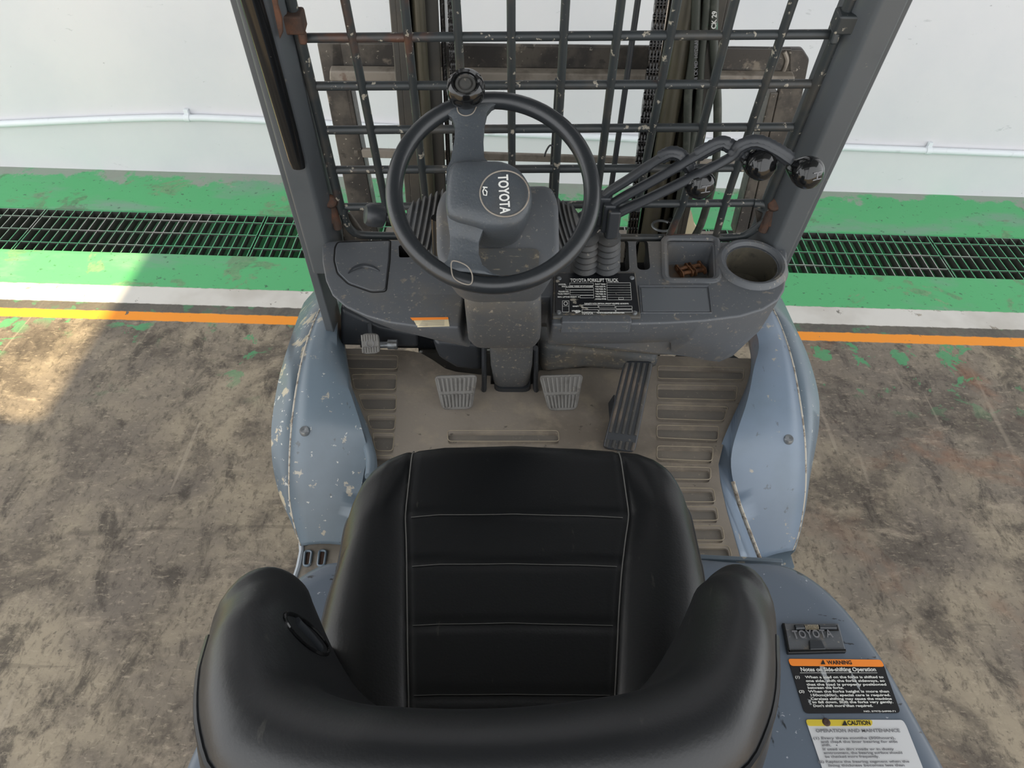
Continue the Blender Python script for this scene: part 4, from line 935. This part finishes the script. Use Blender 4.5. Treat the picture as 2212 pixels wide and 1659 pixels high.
# ---- step plates with slots, behind the fenders
for sx in (-1, 1):
    if sx < 0: px = [(650, 1172), (760, 1172), (740, 1300), (634, 1250)]
    else: px = [(1560, 1190), (1706, 1190), (1716, 1225), (1560, 1300)]
    q = [at(u, v, z=.42) for u, v in px]; mb = MB(); mb.slab(q, V(0, 0, -.02)); stp = mb.build('step_plate', 'fender' if sx > 0 else 'bar_dusty', T)
    if sx < 0:
        MB().tube([at(u, v, z=.42) for u, v in ((651, 1172), (652, 1190), (645, 1225), (636, 1252))], .006, 8).build('step_edge', 'step_edge', stp)
        for s in ([(659, 1190), (674, 1190), (669, 1222), (656, 1222)], [(690, 1189), (705, 1189), (700, 1222), (686, 1222)]):
            r_ = rounded([at(u, v, z=.424) for u, v in s], .008, 4); MB().tube(r_+[r_[0], r_[1]], .0028, 6).build('slot_rim', 'fender', stp)
            mb = MB(); mb.slab([p-V(0, 0, .003) for p in r_], V(0, 0, .001)); mb.build('slot', 'rust', stp)

# ================================================================== the seat
ZS = 1.0
rowsv = [957, 968, 985, 1010, 1040, 1080, 1130, 1190, 1250, 1320, 1400, 1500, 1600]
# plan outline (left, left seam, right seam, right) surveyed at seat height
ctl = {968: (893, 893, 1330, 1330), 985: (845, 873, 1380, 1402), 1010: (806, 873, 1376, 1448), 1040: (781, 872, 1371, 1471), 1080: (759, 872, 1366, 1489), 1130: (740, 873, 1360, 1502), 1190: (722, 875, 1352, 1512), 1250: (708, 876, 1345, 1519), 1320: (693, 877, 1340, 1522), 1400: (688, 878, 1336, 1518), 1500: (690, 880, 1331, 1508), 1600: (700, 882, 1328, 1495), 1680: (720, 884, 1325, 1480)}
ys = []; cols = []
for v in sorted(ctl):
    pts = [at(u, v, z=ZS) for u in ctl[v]]; ys.append(sum(p.y for p in pts)/4); cols.append([p.x for p in pts])
def interp(y, k):
    for i in range(len(ys)-1):
        if ys[i] >= y >= ys[i+1]:
            t = (ys[i]-y)/(ys[i]-ys[i+1]); return cols[i][k]*(1-t)+cols[i+1][k]*t
    return cols[0][k] if y > ys[0] else cols[-1][k]
YR = .27
FR = [at(u, v, z=ZS)+V(0, .019, 0) for u, v in ((738, 1140), (742, 1120), (750, 1096), (762, 1070), (781, 1040), (806, 1012), (838, 990), (873, 976), (960, 963), (1110, 957), (1250, 965), (1380, 978), (1416, 991), (1448, 1012), (1471, 1040), (1487, 1070), (1496, 1096), (1502, 1120), (1505, 1140))]
def front_y(x):                    # curved front edge
    if x <= FR[0].x: return FR[0].y
    for p, q in zip(FR, FR[1:]):
        if p.x <= x <= q.x: return p.y + (q.y-p.y)*(x-p.x)/max(1e-6, q.x-p.x)
    return FR[-1].y
seams_v = [at(1110, v, z=ZS).y for v in (1106, 1212, 1346, 1497)]
nu, nv = 72, 72
Y0 = FR[0].y
def cushion():
    grid = []
    for j in range(nv+1):
        t = (j/nv)**1.2; row = []
        ya = min(Y0, .765 - (.765-YR)*t)
        xl, sl, sr, xr = [interp(ya, k) for k in range(4)]
        for i in range(nu+1):
            f = i/nu
            if f < .22: x = xl+(sl-xl)*(1-(1-f/.22)**1.6)**1.0 if False else xl+(sl-xl)*f/.22
            elif f < .78: x = sl+(sr-sl)*(f-.22)/.56
            else: x = sr+(xr-sr)*(f-.78)/.22
            x0l, s0l, s0r, x0r = [interp(Y0, k) for k in range(4)]
            xf = x0l+(s0l-x0l)*f/.22 if f < .22 else (s0l+(s0r-s0l)*(f-.22)/.56 if f < .78 else s0r+(x0r-s0r)*(f-.78)/.22)
            fy = front_y(xf); yy = fy-(fy-YR)*t
            k_ = max(0, 1-t*3.0); x = x*(1-k_)+xf*k_
            dist = fy-yy
            z = ZS; ramp = min(1, dist/.12); ramp = ramp*ramp*(3-2*ramp)
            if f < .22: g = .014*sin(pi*min(1, f/.22))*ramp
            elif f > .78: g = .014*sin(pi*min(1, (1-f)/.22))*ramp
            else: g = -.004*sin(pi*(f-.22)/.56)
            z += g
            for fs in (.22, .78): z -= .0035*exp(-((f-fs)/.007)**2)
            if .22 <= f <= .78:
                for ysm in seams_v: z -= .0022*exp(-((yy-ysm)/.004)**2)
            dl = min(x-xl, xr-x)+.003; r = .030
            if dl < r: z -= r*(1-sqrt(max(0, 1-(1-max(0, dl)/r)**2)))*.8
            e = dist+.0005; r = .045
            if e < r: z -= r*(1-sqrt(max(0, 1-(1-e/r)**2)))*.8
            row.append(V(x, yy, z))
        grid.append(row)
    return grid
G = cushion()
mb = MB(); mb.loft(G, False)
# side walls down to the pan
edge = [G[0][i] for i in range(nu+1)] + [G[j][nu] for j in range(1, nv+1)] + [G[nv][i] for i in range(nu-1, -1, -1)] + [G[j][0] for j in range(nv-1, 0, -1)]
ec_ = sum(edge, Vector())/len(edge)
def shrink(ps, k, z): return [V(ec_.x+(p.x-ec_.x)*k, ec_.y+(p.y-ec_.y)*k, z) for p in ps]
cush = mb.build('seat_cushion', 'leather', T, ang=75)
mb = MB(); mb.loft([edge, [V(p.x, p.y, p.z-.012) for p in shrink(edge, 1.006, 0)] if False else [V(ec_.x+(p.x-ec_.x)*1.008, ec_.y+(p.y-ec_.y)*1.008, p.z-.014) for p in edge], shrink(edge, 1.0, .93), shrink(edge, .93, .89)], True, False, True)
mb.build('cushion_side', 'side_leather', cush, ang=60)
pe = [p+V(0, 0, -.004) for p in [G[j][0] for j in range(nv-2, -1, -1)]+[G[0][i] for i in range(0, nu+1)]+[G[j][nu] for j in range(0, nv-1)]]
MB().tube(pe, .0032, 8).build('edge_piping', 'piping', cush)
for fi in (round(.22*nu), round(.78*nu)):
    q = [G[j][fi]+V(0, 0, .0035) for j in range(1, nv-6)]; MB().tube(q, .0009, 6).build('seam', 'thread', cush)
for ysm in seams_v:
    j = min(range(nv+1), key=lambda j: abs(G[j][nu//2].y-ysm))
    q = [G[j][i]+V(0, 0, .0012) for i in range(round(.22*nu)+1, round(.78*nu))]; MB().tube(q, .0005, 6).build('seam', 'thread', cush)
# seat base below
mb = MB(); mb.slab([V(-.28, .30, .845), V(.14, .30, .845), V(.14, .72, .845), V(-.28, .72, .845)], V(0, 0, .06)); mb.build('seat_base', 'plastic_black', T, bevel=.01)

# ---- wrap-round backrest
def bkp(u, v, z): return at(u, v, z=z)
ZT = 1.26
# (outer px, inner px) pairs along the U, with the height of the roll
PAIR = [((437, 1368), (716, 1388), 1.225), ((416, 1430), (772, 1460), 1.25), ((406, 1500), (830, 1500), 1.262), ((412, 1580), (900, 1530), 1.27),
        ((450, 1670), (960, 1545), 1.275), ((600, 1745), (1010, 1550), 1.28), ((800, 1780), (1035, 1551), 1.28), ((1050, 1790), (1060, 1552), 1.28), ((1300, 1770), (1120, 1550), 1.28), ((1480, 1730), (1190, 1540), 1.28), ((1620, 1660), (1260, 1525), 1.275),
        ((1672, 1570), (1330, 1500), 1.27), ((1692, 1490), (1390, 1455), 1.262), ((1692, 1425), (1430, 1410), 1.25), ((1688, 1368), (1466, 1372), 1.225)]
npair = len(PAIR); KN = (npair-1)*4+1
keys_o = smooth_path([at(*o, z=h) for o, i, h in PAIR], KN)
keys_i = smooth_path([at(*i, z=1.03) for o, i, h in PAIR], KN)
hs_ = [PAIR[min(npair-1, k//4)][2]*(1-(k/4) % 1)+PAIR[min(npair-1, k//4+1)][2]*((k/4) % 1) for k in range(KN)]
pip = []
def section(k):
    o, i, zt = keys_o[k], keys_i[k], hs_[k]
    d_ = V(i.x-o.x, i.y-o.y, 0); w_ = d_.length; n_ = d_.normalized(); zb = 1.0; P = []
    pr = [(.03, zb-.04), (-.004, zb+.05), (-.012, zt-.09), (-.008, zt-.045), (.004, zt-.012), (.020, zt+.010), (.040, zt+.018), (.060, zt+.014), (.080, zt-.002), (.097, zt-.03), (.110, zt-.07)]
    sc = min(1, w_*.92/.11)
    for a, z in pr: P.append(V(o.x, o.y, 0)+n_*(a*sc)+V(0, 0, z))
    last = P[-1]; bot = V(i.x, i.y, .985)
    for t in (.2, .4, .6, .8, 1.0): P.append(last.lerp(bot, t))
    P.append(bot+V(0, 0, -.02)); P.append(P[0].lerp(P[-1], .5))
    Q = smooth_path(P, 54); Q[-1] = P[-1]
    pip.append(P[4]+(P[3]-P[6]).normalized()*.0012)
    return Q
S_ = [section(k) for k in range(KN)]
def caps(S0, S1):
    c_ = sum(S0, Vector())/len(S0); c_.z = 1.12; dr = (sum(S0, Vector())-sum(S1, Vector())); dr.z = 0; dr.normalize()
    out = []
    for a in (10, 20, 30, 40, 50, 59, 67, 74, 80, 85, 88.5):
        f = cos(radians(a)); out.append([V(c_.x+(p.x-c_.x)*f, c_.y+(p.y-c_.y)*f, c_.z+(p.z-c_.z)*(.35+.65*f) if p.z > c_.z else p.z)+dr*(.036*sin(radians(a))) for p in S0])
    return out
rings = list(reversed(caps(S_[0], S_[2]))) + S_ + caps(S_[-1], S_[-3])
bck = MB().loft(rings, True, True, True).build('seat_backrest', 'leather_back', T, ang=80)
pl_ = pip[:]
MB().tube(pl_, .0035, 8).build('backrest_piping', 'piping', bck)
# oval recess for the tilt handle on the left wing
bv = bvh_of(bck); oval = []
for a in [2*pi*k/32 for k in range(33)]:
    c1, s1 = 62*cos(a), 19*sin(a); th = radians(43)
    p = hit(bv, 662+c1*cos(th)-s1*sin(th), 1370+c1*sin(th)+s1*cos(th), .001)
    if p: oval.append(p)
if len(oval) > 20:
    MB().tube(oval, .0022, 8).build('handle_bezel', 'plastic_gloss', bck)
    mb = MB(); oc = sum(oval, Vector())/len(oval); mb.loft([oval, [oc+(p-oc)*.9+V(0, 0, -.001) for p in oval], [oc+(p-oc)*.5+V(-.002, 0, -.003) for p in oval]], False, False, False); mb.bm.faces.new([mb.bm.verts[-1-k] for k in range(0)]) if False else None
    mb.build('handle_pocket', 'plastic_gloss', bck)
    MB().tube([oc.lerp(oval[2], .7)+V(0, 0, .001), oc, oc.lerp(oval[17], .6)+V(0, 0, .002)], .005, 10).build('tilt_handle', 'plastic_black', bck)

# ---- scrap of rusted chain left in the tray
tc = cw(1492, 582, -.037)
CH = empty('chain_piece', (0, 0, 0)); thing(CH, 'short rusty brown scrap of roller chain lying in the dashboard tray', 'chain')
RZ = Matrix.Rotation(PSI, 3, 'Z')
CH.location = TRUCK + RZ @ tc; CH.rotation_euler.z = PSI + .30; CH.scale = (1.3, 1.3, 1.3)
def plate_(x, big):
    mb = MB(); q = []
    for j in range(16):
        a = 2*pi*j/16; yy = cos(a)*.0085; zz = sin(a)*.0065*(1-.25*abs(cos(a))**.5*0); q.append(V(x, yy+(.006 if cos(a) > 0 else -.006), zz*(.75 if abs(cos(a)) < .35 else 1)))
    mb.slab(q, V(.0018, 0, 0)); return mb.build('link_plate', 'rust_chain', CH, bevel=.0003)
for x in (-.020, -.004, .002, .018): plate_(x, 0)
for (x0_, x1_, y) in ((-.021, -.002, -.006), (-.021, -.002, .006), (-.003, .021, -.006), (-.003, .021, .006)):
    MB().tube([V(x0_, y, 0), V(x1_, y, 0)], .0033, 12).build('chain_roller', 'rust_chain', CH)

# ---- labels for parts that look different from the rest of their thing
LAB = {'warning_label': 'black warning sticker with white text under an orange band', 'caution_label': 'scratched grey white caution sticker with a yellow band', 'data_plate': 'black data plate with white lettering and frames',
       'spinner_knob': 'glossy black spinner knob', 'chrome_rod': 'chrome rod', 'sticker': 'torn cream sticker', 'sticker_band': 'orange band of the sticker', 'hinge_weld': 'rusty weld on the pillar', 'latch_spring': 'bright coil spring',
       'seat_cushion': 'black leatherette cushion with grey stitched seams', 'seat_backrest': 'black leatherette wrap-round backrest', 'lift_chain': 'greasy black leaf chain', 'floor_mat': 'dusty brown grey moulded rubber mat',
       'scraped_edge': 'bare scraped metal edge', 'grab_handle': 'glossy black grab handle', 'slot': 'rusty brown slot', 'tray_floor': 'grimy brown tray floor', 'cup_holder_base': 'mouldy cup holder base'}
for o in SC.objects:
    k = o.name.split('.')[0]
    if o.parent is not None and k in LAB: o['label'] = LAB[k]
